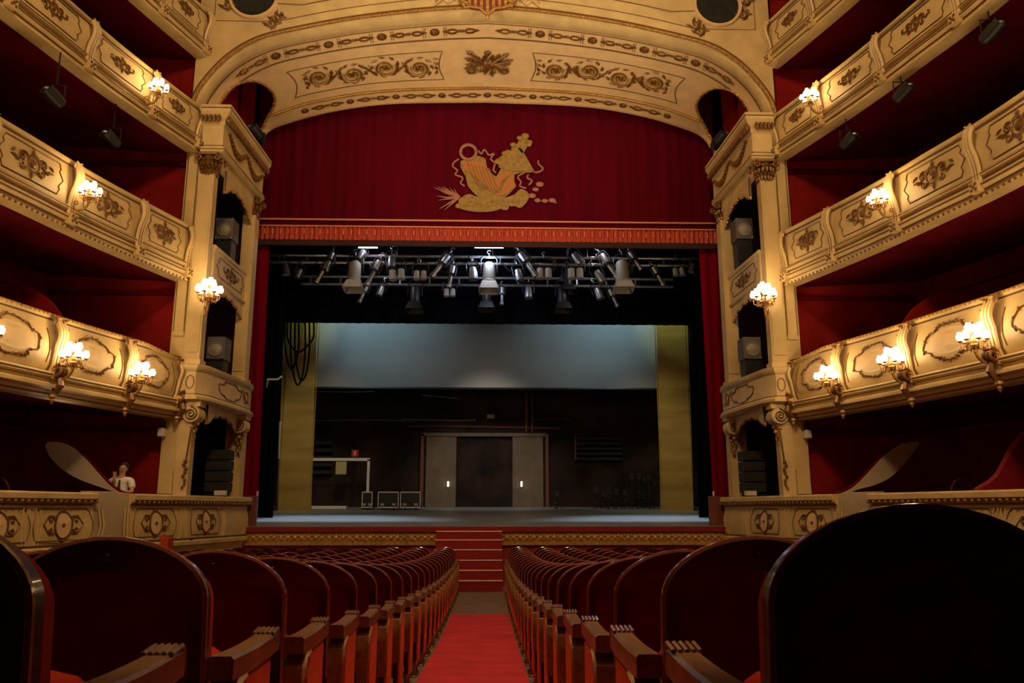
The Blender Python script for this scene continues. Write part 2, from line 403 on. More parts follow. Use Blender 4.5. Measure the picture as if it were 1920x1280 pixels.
# ------------------------------------------------------------------ candelabra sconce (built once, then copied)
def make_sconce():
    root = thing('wall_sconce', (0, 0, 0), 'x', 'sconce')
    b = MB()                                              # local: +X away from wall, Z up, origin at the cluster's foot
    b.tube(smoothline([(-.34, 0, -.16), (-.26, 0, -.24), (-.12, 0, -.24), (-.02, 0, -.14), (0, 0, 0)], 5), .024, 8)
    b.tube([Vector((x, 0, z)) for x, z in spiral((-.30, -.10), .09, 1.2, -pi / 2, -1, 14)], .014, 6)
    b.lathe([(.005, -.12), (.03, -.1), (.02, -.06), (.055, -.03), (.07, .01), (.03, .04), (.045, .07), (.02, .12)], n=12)
    st = b.build('stem', M['gold'], root, True)
    b = MB()
    for k in range(10):
        a = 2 * pi * k / 10
        b.lathe([(.001, -.05), (.012, -.02), (.008, .0), (.002, .02)], (.13 * cos(a), .13 * sin(a), -.03), 6)
        b.tube([(.13 * cos(a), .13 * sin(a), -.02), (.10 * cos(a), .10 * sin(a), .06)], .004, 4)
    b.build('crystal_drops', M['bronze'], root, True)
    spots = [(0.18 * cos(2 * pi * k / 7 + .3), 0.18 * sin(2 * pi * k / 7 + .3), .07) for k in range(7)] + [(.07, 0, .2), (-.06, .07, .2), (-.06, -.07, .2)]
    for (x, y, z) in spots:
        b = MB()
        b.tube(smoothline([(0, 0, .0), (x * .45, y * .45, -.05), (x * .95, y * .95, -.02), (x, y, z)] if x or y else [(0, 0, .08), (0, 0, .14), (0, 0, z)], 4), .009, 6)
        b.lathe([(.01, -.01), (.035, .0), (.042, .015), (.02, .02)], (x, y, z), 10)
        ar = b.build('arm', M['gold'], root, True)
        b = MB().lathe([(.02, .015), (.044, .035), (.056, .07), (.052, .10), (.030, .13), (.038, .145)], (x, y, z), 12)
        sh = b.build('lamp_shade', M['glow'], ar, True)
    return root
SCONCE = make_sconce(); SUSED = [False]
def place_sconce(loc, heading, label, scale=1., power=24):
    o = SCONCE if not SUSED[0] else copy_tree(SCONCE); SUSED[0] = True
    o.location = loc; o.rotation_euler = (0, 0, heading); o.scale = (scale,) * 3
    o['label'] = label; o['group'] = 'lit candelabra sconces on the gallery fronts'
    l = lamp('sconce_light', (loc[0] + .06 * cos(heading), loc[1] + .06 * sin(heading), loc[2] + .34 * scale), power, (1, .66, .30), size=.1)
    return o

# ------------------------------------------------------------------ galleries
TIERS = {1: (2.05, 3.60), 2: (5.32, 6.70), 3: (8.63, 9.82), 4: (11.2, 12.45)}
TN = {1: 'lowest', 2: 'middle', 3: 'upper', 4: 'topmost'}
BY = [18.50, 16.9, 14.95, 12.9, 10.9, 9.0]
for side in (-1, 1):
    for t, (z0, z1) in TIERS.items():
        H = z1 - z0; y0 = 8.0 if t < 4 else 12.0
        path = planpath(side, y0, 18.62, 60)
        root = thing('balcony', (side * 8.1, 15.5, z0), '%s cream and gold gallery front curving along the %s side of the hall' % (TN[t], SIDE[side]), 'balcony', 'carved gallery fronts')
        if t == 1:
            prof = [(-.30, z1), (.04, z1), (.07, z1 - .03), (.07, z1 - .07), (.02, z1 - .10), (.03, z1 - .2), (.10, z1 - .45), (.14, z1 - .75), (.12, z1 - .98), (.06, z1 - 1.08),
                    (.18, z1 - 1.12), (.20, z1 - 1.2), (.14, z1 - 1.24), (.12, z1 - 1.3), (.20, z1 - 1.34), (.20, z1 - 1.4), (.10, z1 - 1.43), (.06, z1 - 1.48), (.0, z1 - 1.52), (-.03, z0), (-.30, z0)]
            bulge = lambda h, z1=z1: interp(z1 - h, [.1, .2, .45, .75, .98, 1.08], [.02, .03, .10, .14, .12, .06])
        else:
            prof = [(-.25, z1), (.05, z1), (.08, z1 - .03), (.08, z1 - .07), (.03, z1 - .10), (.03, z1 - .2), (.05, z1 - H * .45), (.04, z1 - H * .66), (.09, z1 - H * .68), (.11, z1 - H * .73), (.05, z1 - H * .76),
                    (.05, z1 - H * .80), (.11, z1 - H * .82), (.12, z1 - H * .88), (.04, z1 - H * .91), (.02, z1 - H * .96), (.07, z1 - H * .97), (.07, z0), (-.25, z0)]
            bulge = lambda h, z1=z1, H=H: interp((z1 - h) / H, [.1, .45, .66], [.03, .05, .04])
        if t == 1: prof_d = lambda s_: -.16 * max(0, 1 - s_ / 1.0)
        b = MB()
        if t == 1:                                        # the rail dips where it meets the pier
            rp = path; b.sweep(prof, rp)
            v2 = []
            for (x, y, z) in b.v:
                if z > z1 - .5: z -= .16 * max(0, min(1, (y - 17.4) / 1.2)) * (z - (z1 - .5)) / .5
                v2.append((x, y, z))
            b.v = v2
        else: b.sweep(prof, path)
        b.build('parapet_body', M['cream'], root, True, 30)
        S = Surf(side, prof=bulge)
        g = MB()                                          # gilt lines running in the mouldings
        hs = ([z1 - .115, z1 - 1.09, z1 - 1.23, z1 - 1.42, z1 - 1.16, z1 - 1.50] if t == 1 else [z1 - .12, z1 - H * .67, z1 - H * .705, z1 - H * .77, z1 - H * .85, z1 - H * .905])
        offs = ([.02, .06, .14, .10, .195, .03] if t == 1 else [.035, .05, .098, .05, .118, .045])
        for h, o_ in zip(hs, offs):
            g.sweep([(o_ - .01, h - .012), (o_ + .012, h - .012), (o_ + .012, h + .012), (o_ - .01, h + .012)], path)
        g.build('gilt_lines', M['groove'], root)
        if t in (2, 1):                                # bead-and-leaf string under the lip / rail
            g = MB(); s_ = .2; smax = S.L[-1] - 1
            zz, oo, st = (z0 + .02, .07, .13) if t > 1 else (z1 - .035, .075, .11)
            while s_ < min(smax, 9):
                P = Surf.__call__(S, s_, zz, oo - bulge(zz)); dz = -.16 * max(0, min(1, (P.y - 17.4) / 1.2)) if t == 1 else 0
                g.blob(P + Vector((0, 0, dz)), .032, .032, .026, 6, 4); s_ += st
            g.build('bead_moulding', M['gold'] if t == 1 else M['dgold'], root, True)
        # red velvet rest on top of the rail
        vr = MB().sweep([(-.22, z1 - .002), (.0, z1 - .002), (-.01, z1 + .02), (-.11, z1 + .032), (-.21, z1 + .02)], [q for q in path if q[0][1] < (17.3 if t == 1 else 18.3)])
        vr.build('velvet_rest', M['red'], root, True)
        # panels and brackets
        ys_b = [y for y in BY if y > y0 + .3]
        for k, Yb in enumerate(ys_b):
            sb = S.s_of_Y(Yb)
            b = MB(); g = MB()
            top, bot = (z1 - .12, z1 - 1.1) if t == 1 else (z1 - .09, z1 - H * .84)
            if t == 1 and k == 0: top -= .14
            n = 16; wb = .13 if t > 1 else .16
            for e in (-.5, 0, .5):                        # ribbed S-shaped console
                pts = []; rr = []
                for i in range(n + 1):
                    u = i / n; h = lerp(top, bot, u)
                    pts.append(S(sb + e * wb + .0, h, .05 + .07 * sin(u * pi * 2) * (1 if u < .5 else .35) + .05 * (1 - u))); rr.append(.045 * (1.15 - .35 * u))
                b.tube(pts, rr, 6)
            for e in (-.5, .5):
                b.tube([S(sb + e * wb * 1.1 + p[0], p[1], .12) for p in spiral((0, top - .03), .09, 1.4, pi / 2 if e > 0 else pi / 2, 1 if e > 0 else -1, 12)], .022, 6)
            gv = MB()
            for e in (-.25, .25, -.78, .78): gv.tube([S(sb + e * wb, lerp(top, bot, i / n), .075 + .07 * sin(i / n * pi * 2) * (1 if i < n / 2 else .35) + .05 * (1 - i / n) - (.05 if abs(e) > .5 else 0)) for i in range(n + 1)], .013, 4)
            sq = .10
            P = [S(sb + du * sq, bot + dh * sq - .04, d) for d in (0, .15) for dh in (-1, 1) for du in (-1, 1)]
            b.add(P, [(0, 1, 3, 2), (4, 6, 7, 5), (0, 4, 5, 1), (2, 3, 7, 6), (0, 2, 6, 4), (1, 5, 7, 3)])
            co = b.build('console_bracket', M['cream'], root, True)
            gv.build('dark_groove', M['groove'], co, True)
            for dx, dh in ((0, 0), (.05, .05), (-.05, .05), (.05, -.05), (-.05, -.05)): dome(g, S, (sb + dx, bot - .04 + dh), .035, .15, .025)
            if t == 1:
                for q in range(9): leaf(g, S, (sb + .14 * sin(q * 2.4), top - .02 + .12 * cos(q * 1.9) - .05), .16, .08, q * 1.3, .14, .05)
                for q in range(6): leaf(g, S, (sb + .1 * sin(q * 2.4), z0 + .12 + .12 * q), .16, .07, pi / 2 + .5 * sin(q * 3), .17 - .015 * (5 - q), .04)
            if t == 1:
                for e in (-.07, 0, .07): g.tube([S(sb + e, z0 + .46 + q[1], .20 + q[0]) for q in spiral((0, 0), .13, 1.5, pi / 2, 1, 16)], .035, 6)
                g.tube([S(sb, z0 + .36, .20), S(sb, z0 + .2, .24), S(sb, z0 + .05, .16)], [.05, .07, .04], 6)
            g.build('gilt_leaf', M['dgold'], co, True)
            if t == 1:
                P = S(sb, z0 - .02, .10); MB().lathe([(.01, .06), (.06, .05), (.07, .0), (.03, -.03), (.045, -.06), (.03, -.10), (.002, -.14)], P, 10).build('pendant', M['gold'], co, True)
            # panel outward from this bracket
            sn = S.s_of_Y(ys_b[k + 1]) if k + 1 < len(ys_b) else sb + 1.9
            pa, pb = sb + .26, sn - .26
            if pb - pa < .4: continue
            g = MB(); c = ((pa + pb) / 2, (z1 - .60) if t == 1 else z1 - H * .37)
            if t == 1:
                leafy_oval(g, S, c, (pb - pa) * .72, .62, k + side)
                for e, q in ((pa - .03, 1), (pb + .03, -1)):
                    line(g, S, [(e + q * .05 * sin(pi * i / 8) * -1, lerp(z1 - .3, z1 - .95, i / 8)) for i in range(9)], .009, .01)
                g.build('leafy_panel', M['dgold'], root, True)
                pn = MB(); nn = 20
                v = [S(c[0], c[1], .008)] + [S(c[0] + (pb - pa) * .31 * cos(2 * pi * i / nn), c[1] + .25 * sin(2 * pi * i / nn), .006) for i in range(nn)]
                pn.add(v, [(0, 1 + i, 1 + (i + 1) % nn) for i in range(nn)]); pn.build('oval_field', M['cream2'], root)
            else:
                panel_line(g, S, pa, pb, z1 - H * .60, z1 - H * .15, .12, .012)
                g.build('panel_line', M['groove'], root)
                g = MB(); cartouche_cluster(g, S, c, (pb - pa) * (.62 if t == 2 else .48), H * (.40 if t == 2 else .30))
                g.build('gilt_cartouche', M['dgold'], root, True)
        # gallery slab, ceiling, back wall, end wall
        bk = planpath(side, y0, 18.62, 24)
        sl = MB().sweep([(-.1, z0 + .02), (-4.2, z0 + .25), (-4.2, z0 + .45), (-.1, z0 + .35)], bk)
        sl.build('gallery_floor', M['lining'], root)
for side in (-1, 1):
    bk = planpath(side, 8.0, 18.62, 24)
    b = MB().sweep([(-3.3, -1.2), (-3.45, -1.2), (-3.45, 14.5), (-3.3, 14.5)], bk)
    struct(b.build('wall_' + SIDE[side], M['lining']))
    # end wall facing the auditorium, beside the stage pier
    b = MB().box(*sorted((side * 7.42, side * 11.2)), 18.80, 18.95, -1.2, 14.5)
    struct(b.build('trim_%d' % (1 if side < 0 else 2), M['wallred']))
    # cornice moulding along the top of each box's back wall
    b = MB()
    for (z0, z1) in list(TIERS.values()): b.sweep([(-3.3, z0 - .32), (-3.18, z0 - .32), (-3.18, z0 - .2), (-3.3, z0 - .16)], bk)
    for (z0, z1) in list(TIERS.values())[:3]: b.box(*sorted((side * 7.42, side * 10.8)), 18.72, 18.82, z0 - .30, z0 - .18)
    struct(b.build('trim_%d' % (3 if side < 0 else 4), M['lining']))

# sconces on the fronts
def S_at(side, t, Y, h, out):
    S = Surf(side); s_ = S.s_of_Y(Y); P = S(s_, h, out); Q = S(s_, h, out + .1); d = Q - P
    return P, atan2(d.y, d.x)
SPOTS = [(-1, 1, 16.9, 2.64, 'sconce nearest the stage pier on the lowest left gallery front'), (-1, 1, 14.98, 2.66, 'second sconce from the stage pier on the lowest left gallery front'), (-1, 1, 12.95, 2.68, 'sconce on the lowest left gallery front at the edge of the photo'),
         (1, 1, 16.9, 2.64, 'sconce nearest the stage pier on the lowest right gallery front'), (1, 1, 14.98, 2.66, 'middle one of the three sconces on the lowest right gallery front'), (1, 1, 12.95, 2.68, 'largest sconce of the lowest right gallery front, farthest from the stage'),
         (-1, 2, 14.95, 5.92, 'single lit sconce on the middle left gallery front'), (1, 2, 14.95, 5.95, 'single lit sconce on the middle right gallery front'),
         (-1, 3, 16.6, 9.05, 'single lit sconce on the upper left gallery front'), (1, 3, 16.75, 9.14, 'single lit sconce on the upper right gallery front')]
SPOTS += [(sd, t, 10.95 if t == 1 else 10.2, 2.78 if t == 1 else 5.92, 'sconce on the %s %s gallery front, outside the frame beside the camera' % ('lowest' if t == 1 else 'middle', SIDE[sd])) for sd in (-1, 1) for t in (1, 2)]  # unseen sconces added beyond the frame to light seats and carpet
SPOTS += [(sd, 1, 9.05, 2.68, 'sconce on the lowest %s gallery front, outside the frame level with the camera' % SIDE[sd]) for sd in (-1, 1)]
for sd, t, Y, h, lab in SPOTS:
    P, hd = S_at(sd, t, Y, h, .50 if t == 1 else .46)
    place_sconce(P, hd, 'glowing gilt ' + lab, 1.12 if t == 1 else .95, 60 if Y < 11 else (30 if t == 1 else 22))

# ------------------------------------------------------------------ proscenium arch: spandrel wall, cove and ornaments
CX = -.09
AA = smoothline([(7.36, 9.8), (7.33, 10.04), (7.2, 10.4), (6.86, 10.92), (6.4, 11.4), (5.75, 11.8), (4.78, 12.08), (3.6, 12.35), (2.4, 12.55), (1.2, 12.7), (0, 12.78)], 6)
BB = smoothline([(6.75, 9.8), (6.73, 10.4), (6.5, 10.88), (5.96, 11.18), (4.6, 11.6), (2.8, 11.88), (0, 11.97)], 8)
def arclen(P):
    L = [0]
    for a, b in zip(P, P[1:]): L.append(L[-1] + (Vector(b) - Vector(a)).length)
    return L
LA, LB = arclen(AA), arclen(BB)
def arc(P, L, t):
    s_ = t * L[-1]; return interp(s_, L, [p[0] for p in P]), interp(s_, L, [p[1] for p in P])
def cove(t, v, side=-1, o=0):                             # t 0 foot .. 1 apex, v 0 front .. 1 back
    a = arc(AA, LA, t); b = arc(BB, LB, t)
    x = side * lerp(a[0], b[0], v) + CX; z = lerp(a[1], b[1], v)
    if o:
        a2 = arc(AA, LA, min(1, t + .01)); a1 = arc(AA, LA, max(0, t - .01)); tx, tz = a2[0] - a1[0], a2[1] - a1[1]; l = sqrt(tx * tx + tz * tz) or 1
        nx, nz = (tz / l, -tx / l)                        # inward and down
        if nz > 0: nx, nz = -nx, -nz
        x += side * nx * o if nx < 0 else side * nx * o; z += nz * o * .9; 
        return Vector((x, 18.6 + 3.4 * v - .25 * o, z))
    return Vector((x, 18.6 + 3.4 * v, z))
HOLE = [(.0, .30), (.05, .311), (.08, .277), (.137, .269), (.184, .303), (.224, .378), (.247, .513), (.244, .655), (.214, .765), (.161, .882), (.134, .924), (.05, .955), (.0, .97)]
def inhole(t, v):
    c = False; P = HOLE; n = len(P); j = n - 1
    for i in range(n):
        if (P[i][1] > v) != (P[j][1] > v) and t < (P[j][0] - P[i][0]) * (v - P[i][1]) / (P[j][1] - P[i][1]) + P[i][0]: c = not c
        j = i
    return c
arch = thing('proscenium_arch', (0, 18.6, 9.8), 'cream and gold proscenium arch spanning above the red curtain', 'arch')
b = MB(); NT, NV = 110, 60
for side in (-1, 1):
    idx = {}; 
    for i in range(NT + 1):
        for j in range(NV + 1): idx[i, j] = len(idx)
    v = [cove(i / NT, j / NV, side) for i in range(NT + 1) for j in range(NV + 1)]
    f = [(idx[i, j], idx[i + 1, j], idx[i + 1, j + 1], idx[i, j + 1]) for i in range(NT) for j in range(NV) if not inhole((i + .5) / NT, (j + .5) / NV)]
    b.add(v, f)
b.build('arch_cove', M['cream2'], arch, True, 80)
# rolled front band between rope and frieze, back band at the lower edge
b = MB(); b2 = MB()
for side in (-1, 1):
    n = 60
    rows = [[cove(i / n, v_, side, o_) for v_, o_ in ((0, -.0), (.0, .03), (.035, .07), (.08, .085), (.125, .06), (.14, .0))] for i in range(n + 1)]
    b.grid(rows)
    rows = [[cove(i / n, v_, side, o_) for v_, o_ in ((.985, .0), (.985, .04), (1.0, .05), (1.012, .03), (1.012, 0))] for i in range(6, n + 1)]
    b.grid(rows)
b.build('rolled_band', M['cream'], arch, True, 80)
for nm, v_, o_, r_, mt in (('rope_moulding', -.012, .0, .055, 'dgold'), ('inner_gilt_line', .29, .01, .022, 'groove'), ('leaf_moulding', .83, .015, .03, 'dgold'), ('frieze_line', .15, .01, .012, 'groove')):
    b = MB(); bg = MB()
    for side in (-1, 1):
        t0 = .0 if v_ < .25 else (.25 if v_ < .5 else .2)
        if nm == 'inner_gilt_line': t0 = .0
        pts = [cove(lerp(t0, 1, i / 90), v_, side, o_) for i in range(91)]
        b.tube(pts, r_, 6, cap=False)
        if nm in ('rope_moulding', 'leaf_moulding'):
            m_ = 150
            for i in range(m_):
                p = cove(lerp(t0, 1, i / m_), v_, side, o_ + .03); bg.blob(p, .05 if nm[0] == 'r' else .045, .05, .04, 6, 4)
    o = b.build(nm, M[mt], arch, True)
    if bg.v: bg.build('beading', M['gold'], o, True)
# rim round each side lunette
b = MB()
for side in (-1, 1):
    pts = smoothline([(t, v, 0) for t, v in HOLE], 5)
    b.tube([cove(p[0], p[1], side, .01) for p in pts], .035, 6)
    for p in pts[::2]: b.blob(cove(p[0], p[1], side, .02), .05, .05, .04, 5, 3)
b.build('lunette_rim', M['gold'], arch, True)
class CoveS:                                              # ornament surface: s along arc from apex (signed), h = v metres
    def __init__(s, v0): s.v0 = v0
    def __call__(s, a, h, o=0):
        side = -1 if a < 0 else 1
        v = s.v0 - h / 3.45                               # +h = towards the hall
        L_ = lerp(LA[-1], LB[-1], v); return cove(max(0, 1 - abs(a) / L_), v, side, o + .004)
fr1, fr2 = CoveS(.215), CoveS(.92)
def oblong(b, S, c):
    for e in (-1, 1):
        ringo(b, S, (c + e * .24, 0), .13, .065, .028, .015, 12)
        leaf(b, S, (c + e * .43, 0), .18, .12, 0 if e > 0 else pi, .005, .03)
    for e in (-.05, 0, .05): leaf(b, S, (c + e, 0), .05, .14, 0, .005, .03)
    leaf(b, S, (c, 0), .16, .07, 0, .01, .03)
for k in range(-5, 5):
    b = MB(); oblong(b, fr1, .71 + 1.42 * k); b.build('frieze_cartouche', M['dgold'], arch, True)
for k in range(-4, 5):
    if k == 0: continue
    b = MB(); dome(b, fr1, (1.42 * k, 0), .11, .005, .08, 12); ringo(b, fr1, (1.42 * k, 0), .12, .11, .014, .01)
    for e in (-.28, .28):
        for q in (-.03, .03): line(b, fr1, [(1.42 * k + e + q, -.17), (1.42 * k + e + q, .17)], .006, .01)
    b.build('frieze_rosette', M['dgold'], arch, True)
for k in range(-4, 4):
    b = MB(); oblong(b, fr2, .675 + 1.35 * k); b.build('frieze_cartouche', M['dgold'], arch, True)
for k in range(-4, 5):
    b = MB(); dome(b, fr2, (1.35 * k, 0), .09, .005, .07, 12); ringo(b, fr2, (1.35 * k, 0), .10, .09, .012, .01)
    b.build('frieze_rosette', M['dgold'], arch, True)
mid = CoveS(.56)
for side in (-1, 1):
    b = MB(); s0, s1 = side * 1.25, side * 5.55
    n = 24
    top = [(lerp(s0, s1, i / n), .50) for i in range(n + 1)]; bot = [(lerp(s1, s0 * 1.0, i / n), -.58) for i in range(n + 1)]
    endc = [(s1 - side * .16 * sin(pi * i / 8), lerp(.50, -.58, i / 8)) for i in range(1, 8)]; beg = [(s0 + side * .12 * sin(pi * i / 8), lerp(-.58, .50, i / 8)) for i in range(1, 8)]
    line(b, mid, top + endc + bot + beg, .012, .01, 4, True)
    b.build('scroll_panel_line', M['groove'], arch, True)
    b = MB(); hl = []
    for k in range(4):
        c = (side * (1.95 + .93 * k), -.02 + (.06 if k % 2 else -.06)); dn = 1 if k % 2 else -1
        line(b, mid, spiral(c, .36, 1.2, side * dn * 1.2 + pi / 2, dn * side, 26, .3), .030, .03)
        hl.append((c, dn))
        for q in range(6): dome(b, mid, (c[0] + .08 * cos(q * 1.05), c[1] + .08 * sin(q * 1.05)), .05, .02, .05, 6)
        dome(b, mid, c, .06, .03, .06, 7)
        for q in range(9):
            a = q * .7 + k; leaf(b, mid, (c[0] + .38 * cos(a), c[1] + .38 * sin(a)), .22, .10, a + 1.2 * dn, .01, .05)
        if k < 3:
            x = c[0] + side * .465
            line(b, mid, [(x - side * .2, -.25 * dn), (x - side * .05, -.05 * dn), (x + side * .1, .12 * dn), (x + side * .25, .25 * dn)], .028, .03)
            for q in (-1, 1): leaf(b, mid, (x + .08 * q, .1 * q), .24, .10, .8 * q * side, .01, .05)
    for e in (1.45, 5.12):
        for q in range(4): leaf(b, mid, (side * e, -.28 + .17 * q), .2, .1, 1.2 + q * .6, .01, .05)
    o = b.build('acanthus_scroll_relief', M['dgold'], arch, True)
    b = MB()
    for c, dn in hl:
        line(b, mid, spiral(c, .30, 1.6, side * dn * 1.2 + pi / 2, dn * side, 30, .15), .020, .075)
        for q in range(5): dome(b, mid, (c[0] + .10 * cos(q * 1.25 + .5), c[1] + .10 * sin(q * 1.25 + .5)), .035, .06, .05, 6)
    b.build('gilt_highlight', M['gold'], o, True)
b = MB()                                                  # trophy relief in the middle of the cove
for q in range(26):
    a = q * 2.4; r_ = .09 + .36 * sqrt(q / 26)
    leaf(b, mid, (CX * 0 + r_ * 1.35 * cos(a), -.02 + r_ * .85 * sin(a)), .26, .13, a, .02, .10)
for a0, a1, L_ in ((2.3, .35, .75), (.75, .2, .7), (2.7, .1, .6), (.35, -.1, .65)):
    c_, s_ = cos(a0), sin(a0); line(b, mid, [(-.2 * c_, -.2 * s_), (L_ * c_, L_ * s_ * .8)], .035, .08)
    leaf(b, mid, (L_ * c_, L_ * s_ * .8), .26, .16, a0, .05, .06)
dome(b, mid, (0, .0), .2, .03, .14, 10); dome(b, mid, (0, .40), .10, .03, .08)
for e in (-1, 1): line(b, mid, spiral((e * .45, -.22), .16, 1.3, pi / 2, -e), .028, .05)
b.build('trophy_relief', M['dgold'], arch, True)
# spandrel wall with an opening that follows the arch
b = MB(); rowsA = []
for side in (-1, 1):
    n = 60; P = [arc(AA, LA, i / n) for i in range(n + 1)]
    b.grid([[(side * p[0] + CX, y, p[1]) for p in P] + [] for y in (18.55,)] + [[(side * p[0] + CX + side * .0, 18.55, 15.2) for p in P]])
    b.grid([[(side * p[0] + CX, y, p[1]) for p in P] for y in (18.55, 18.61)])
sp = b.build('spandrel_wall', M['cream'], arch)
class WallS:
    def __init__(s, y): s.y = y
    def __call__(s, a, h, o=0): return Vector((a, s.y - o, h))
W = WallS(18.55)
for side in (-1, 1):
    b = MB(); P = [arc(AA, LA, i / 60) for i in range(61)]
    def offp(d, i0, i1):
        out = []
        for i in range(i0, i1 + 1):
            p = P[i]; a = P[max(i - 1, 0)]; c = P[min(i + 1, 60)]; tx, tz = c[0] - a[0], c[1] - a[1]; l = sqrt(tx * tx + tz * tz)
            out.append((side * (p[0] + tz / l * d) + CX, p[1] - tx / l * d))
        return out
    ln = offp(.30, 22, 58); line(b, W, ln + [(ln[-1][0], 14.6), (side * 6.98 + CX, 14.6), (side * 6.98 + CX, ln[0][1] + .0)], .012, .006, 4, True)
    ln = offp(.62, 27, 44); line(b, W, ln + [(ln[-1][0], 14.4), (side * 6.72 + CX, 14.4), (side * 6.72 + CX, ln[0][1] + .1)], .016, .006, 4, True)
    b.build('spandrel_line', M['groove'], arch)
    oc = (side * 6.02 + CX, 12.93)
    v = [(oc[0] + .56 * cos(2 * pi * k / 28), 18.53, oc[1] + .56 * sin(2 * pi * k / 28)) for k in range(28)]
    b = MB().add(v, [tuple(range(28))]); b.build('oculus_disc', M['oculus'], arch)  # flat disc coloured dark for the shade inside a round opening
    b = MB(); ringo(b, W, oc, .60, .60, .05, .03, 32)
    for k in range(40):
        a = 2 * pi * k / 40
    b.build('roundel_frame', M['cream2'], arch, True)
    b = MB()
    for (dx, dz, ex) in ((-.62, -.58, 1), (.66, -.25, 1), (.75, .15, 1), (-.5, -.75, 1)):
        cx_, cz_ = oc[0] - side * dx * -1 * 1.0, oc[1] + dz
        for q in range(5):
            leaf(b, W, (cx_ + .16 * cos(q * 1.7), cz_ + .13 * sin(q * 1.7)), .24, .10, q * 1.3, .01, .05)
        line(b, W, spiral((cx_, cz_), .13, 1.2, q, 1), .022, .03)
    b.build('roundel_scrollwork', M['dgold'], arch, True)
# crest hanging over the apex: striped shield with gold pendants
cr = thing('coat_of_arms', (CX, 18.3, 12.6), 'gold and red striped crest with hanging pendants at the apex of the arch', 'crest')
Wc = WallS(18.42)
b = MB(); sh = [(-.72, 13.5), (.72, 13.5), (.80, 13.15), (.70, 12.85), (.45, 12.66), (.18, 12.62), (0, 12.45), (-.18, 12.62), (-.45, 12.66), (-.70, 12.85), (-.80, 13.15)]
b.prism([(x + CX, z) for x, z in sh], lambda a, h, d: Vector((a, d, h)), 18.42, 18.52); b.build('shield', M['shieldred'], cr)
b = MB()
for k in range(-4, 5):
    zb = 12.75 - .03 * (4 - abs(k)) - (.16 if k == 0 else 0)
    b.box(CX + k * .155 - .038, CX + k * .155 + .038, 18.36, 18.42, zb, 13.5)
    b.blob((CX + k * .155, 18.38, zb - .03), .05, .05, .07)
b.build('gold_stripe', M['gold'], cr, True)
b = MB(); line(b, Wc, [(x + CX, z) for x, z in sh], .035, .02, 6, True)
for e in (-1, 1):
    for q in range(4): line(b, Wc, spiral((CX + e * (.55 + .12 * q), 12.72 + .2 * q), .12, 1.2, q, e), .025, .05)
    line(b, Wc, [(CX + e * .8, 13.0), (CX + e * 1.0, 12.85), (CX + e * 1.15, 12.95), (CX + e * 1.35, 12.78)], .03, .03)
line(b, Wc, [(CX - .2, 12.62), (CX, 12.42), (CX + .2, 12.62)], .04, .05)
b.blob((CX, 18.38, 12.36), .06, .05, .09)
b.build('crest_scrollwork', M['gold'], cr, True)
# chambers behind the lunettes, with lamps standing on the cornice
for side in (-1, 1):
    b = MB()
    xs_ = sorted((side * 7.42, side * 9.2))
    b.box(xs_[0], xs_[1], 21.8, 21.9, 9.7, 13.4); b.box(xs_[0], xs_[1], 18.7, 21.9, 13.3, 13.4)
    b.box(*sorted((side * 9.1, side * 9.2)), 18.7, 21.9, 9.7, 13.4); b.box(*sorted((side * 6.5, side * 9.2)), 18.7, 21.9, 9.55, 9.62)
    b.box(*sorted((side * 7.0, side * 9.2)), 22.05, 22.15, 9.6, 13.4)
    struct(b.build('trim_%d' % (5 if side < 0 else 6), M['wallred']))
    lamp('lunette_fill_light', (side * 7.5, 19.6, 10.9), 14, (1, .7, .45), size=.15)  # unseen small lamp added to brighten the red chamber
# ------------------------------------------------------------------ stage-side piers and boxes
def capital(parent, x, y, z, w_, h_):
    b = MB()
    for k in range(14):
        a = 2 * pi * k / 14
        for lv in range(2):
            c = Vector((x + w_ * (.46 + .1 * lv) * cos(a + lv * .22), y + w_ * (.46 + .1 * lv) * sin(a + lv * .22), z + h_ * (.25 + .35 * lv)))
            b.blob(c, .045, .045, h_ * .17, 5, 4); b.blob(c + Vector((.035 * cos(a), .035 * sin(a), h_ * .15)), .04, .04, .03, 5, 4)
    for ex in (-1, 1):
        for ey in (-1, 1):
            c = (x + ex * w_ * .55, y + ey * w_ * .55, z + h_ * .82)
            b.tube([Vector((c[0] + q[0] * ex, c[1], c[2] + q[1])) for q in spiral((0, 0), h_ * .16, 1.3, pi / 2, -1, 12)], .03, 6)
    b.box(x - w_ * .6, x + w_ * .6, y - w_ * .6, y + w_ * .6, z + h_ * .92, z + h_)
    b.lathe([(w_ * .36, z), (w_ * .40, z + h_ * .5), (w_ * .55, z + h_ * .95)], (x, y, 0), 10)
    return b.build('capital', M['bronze'] if 0 else M['dgold'], parent, True, 50)
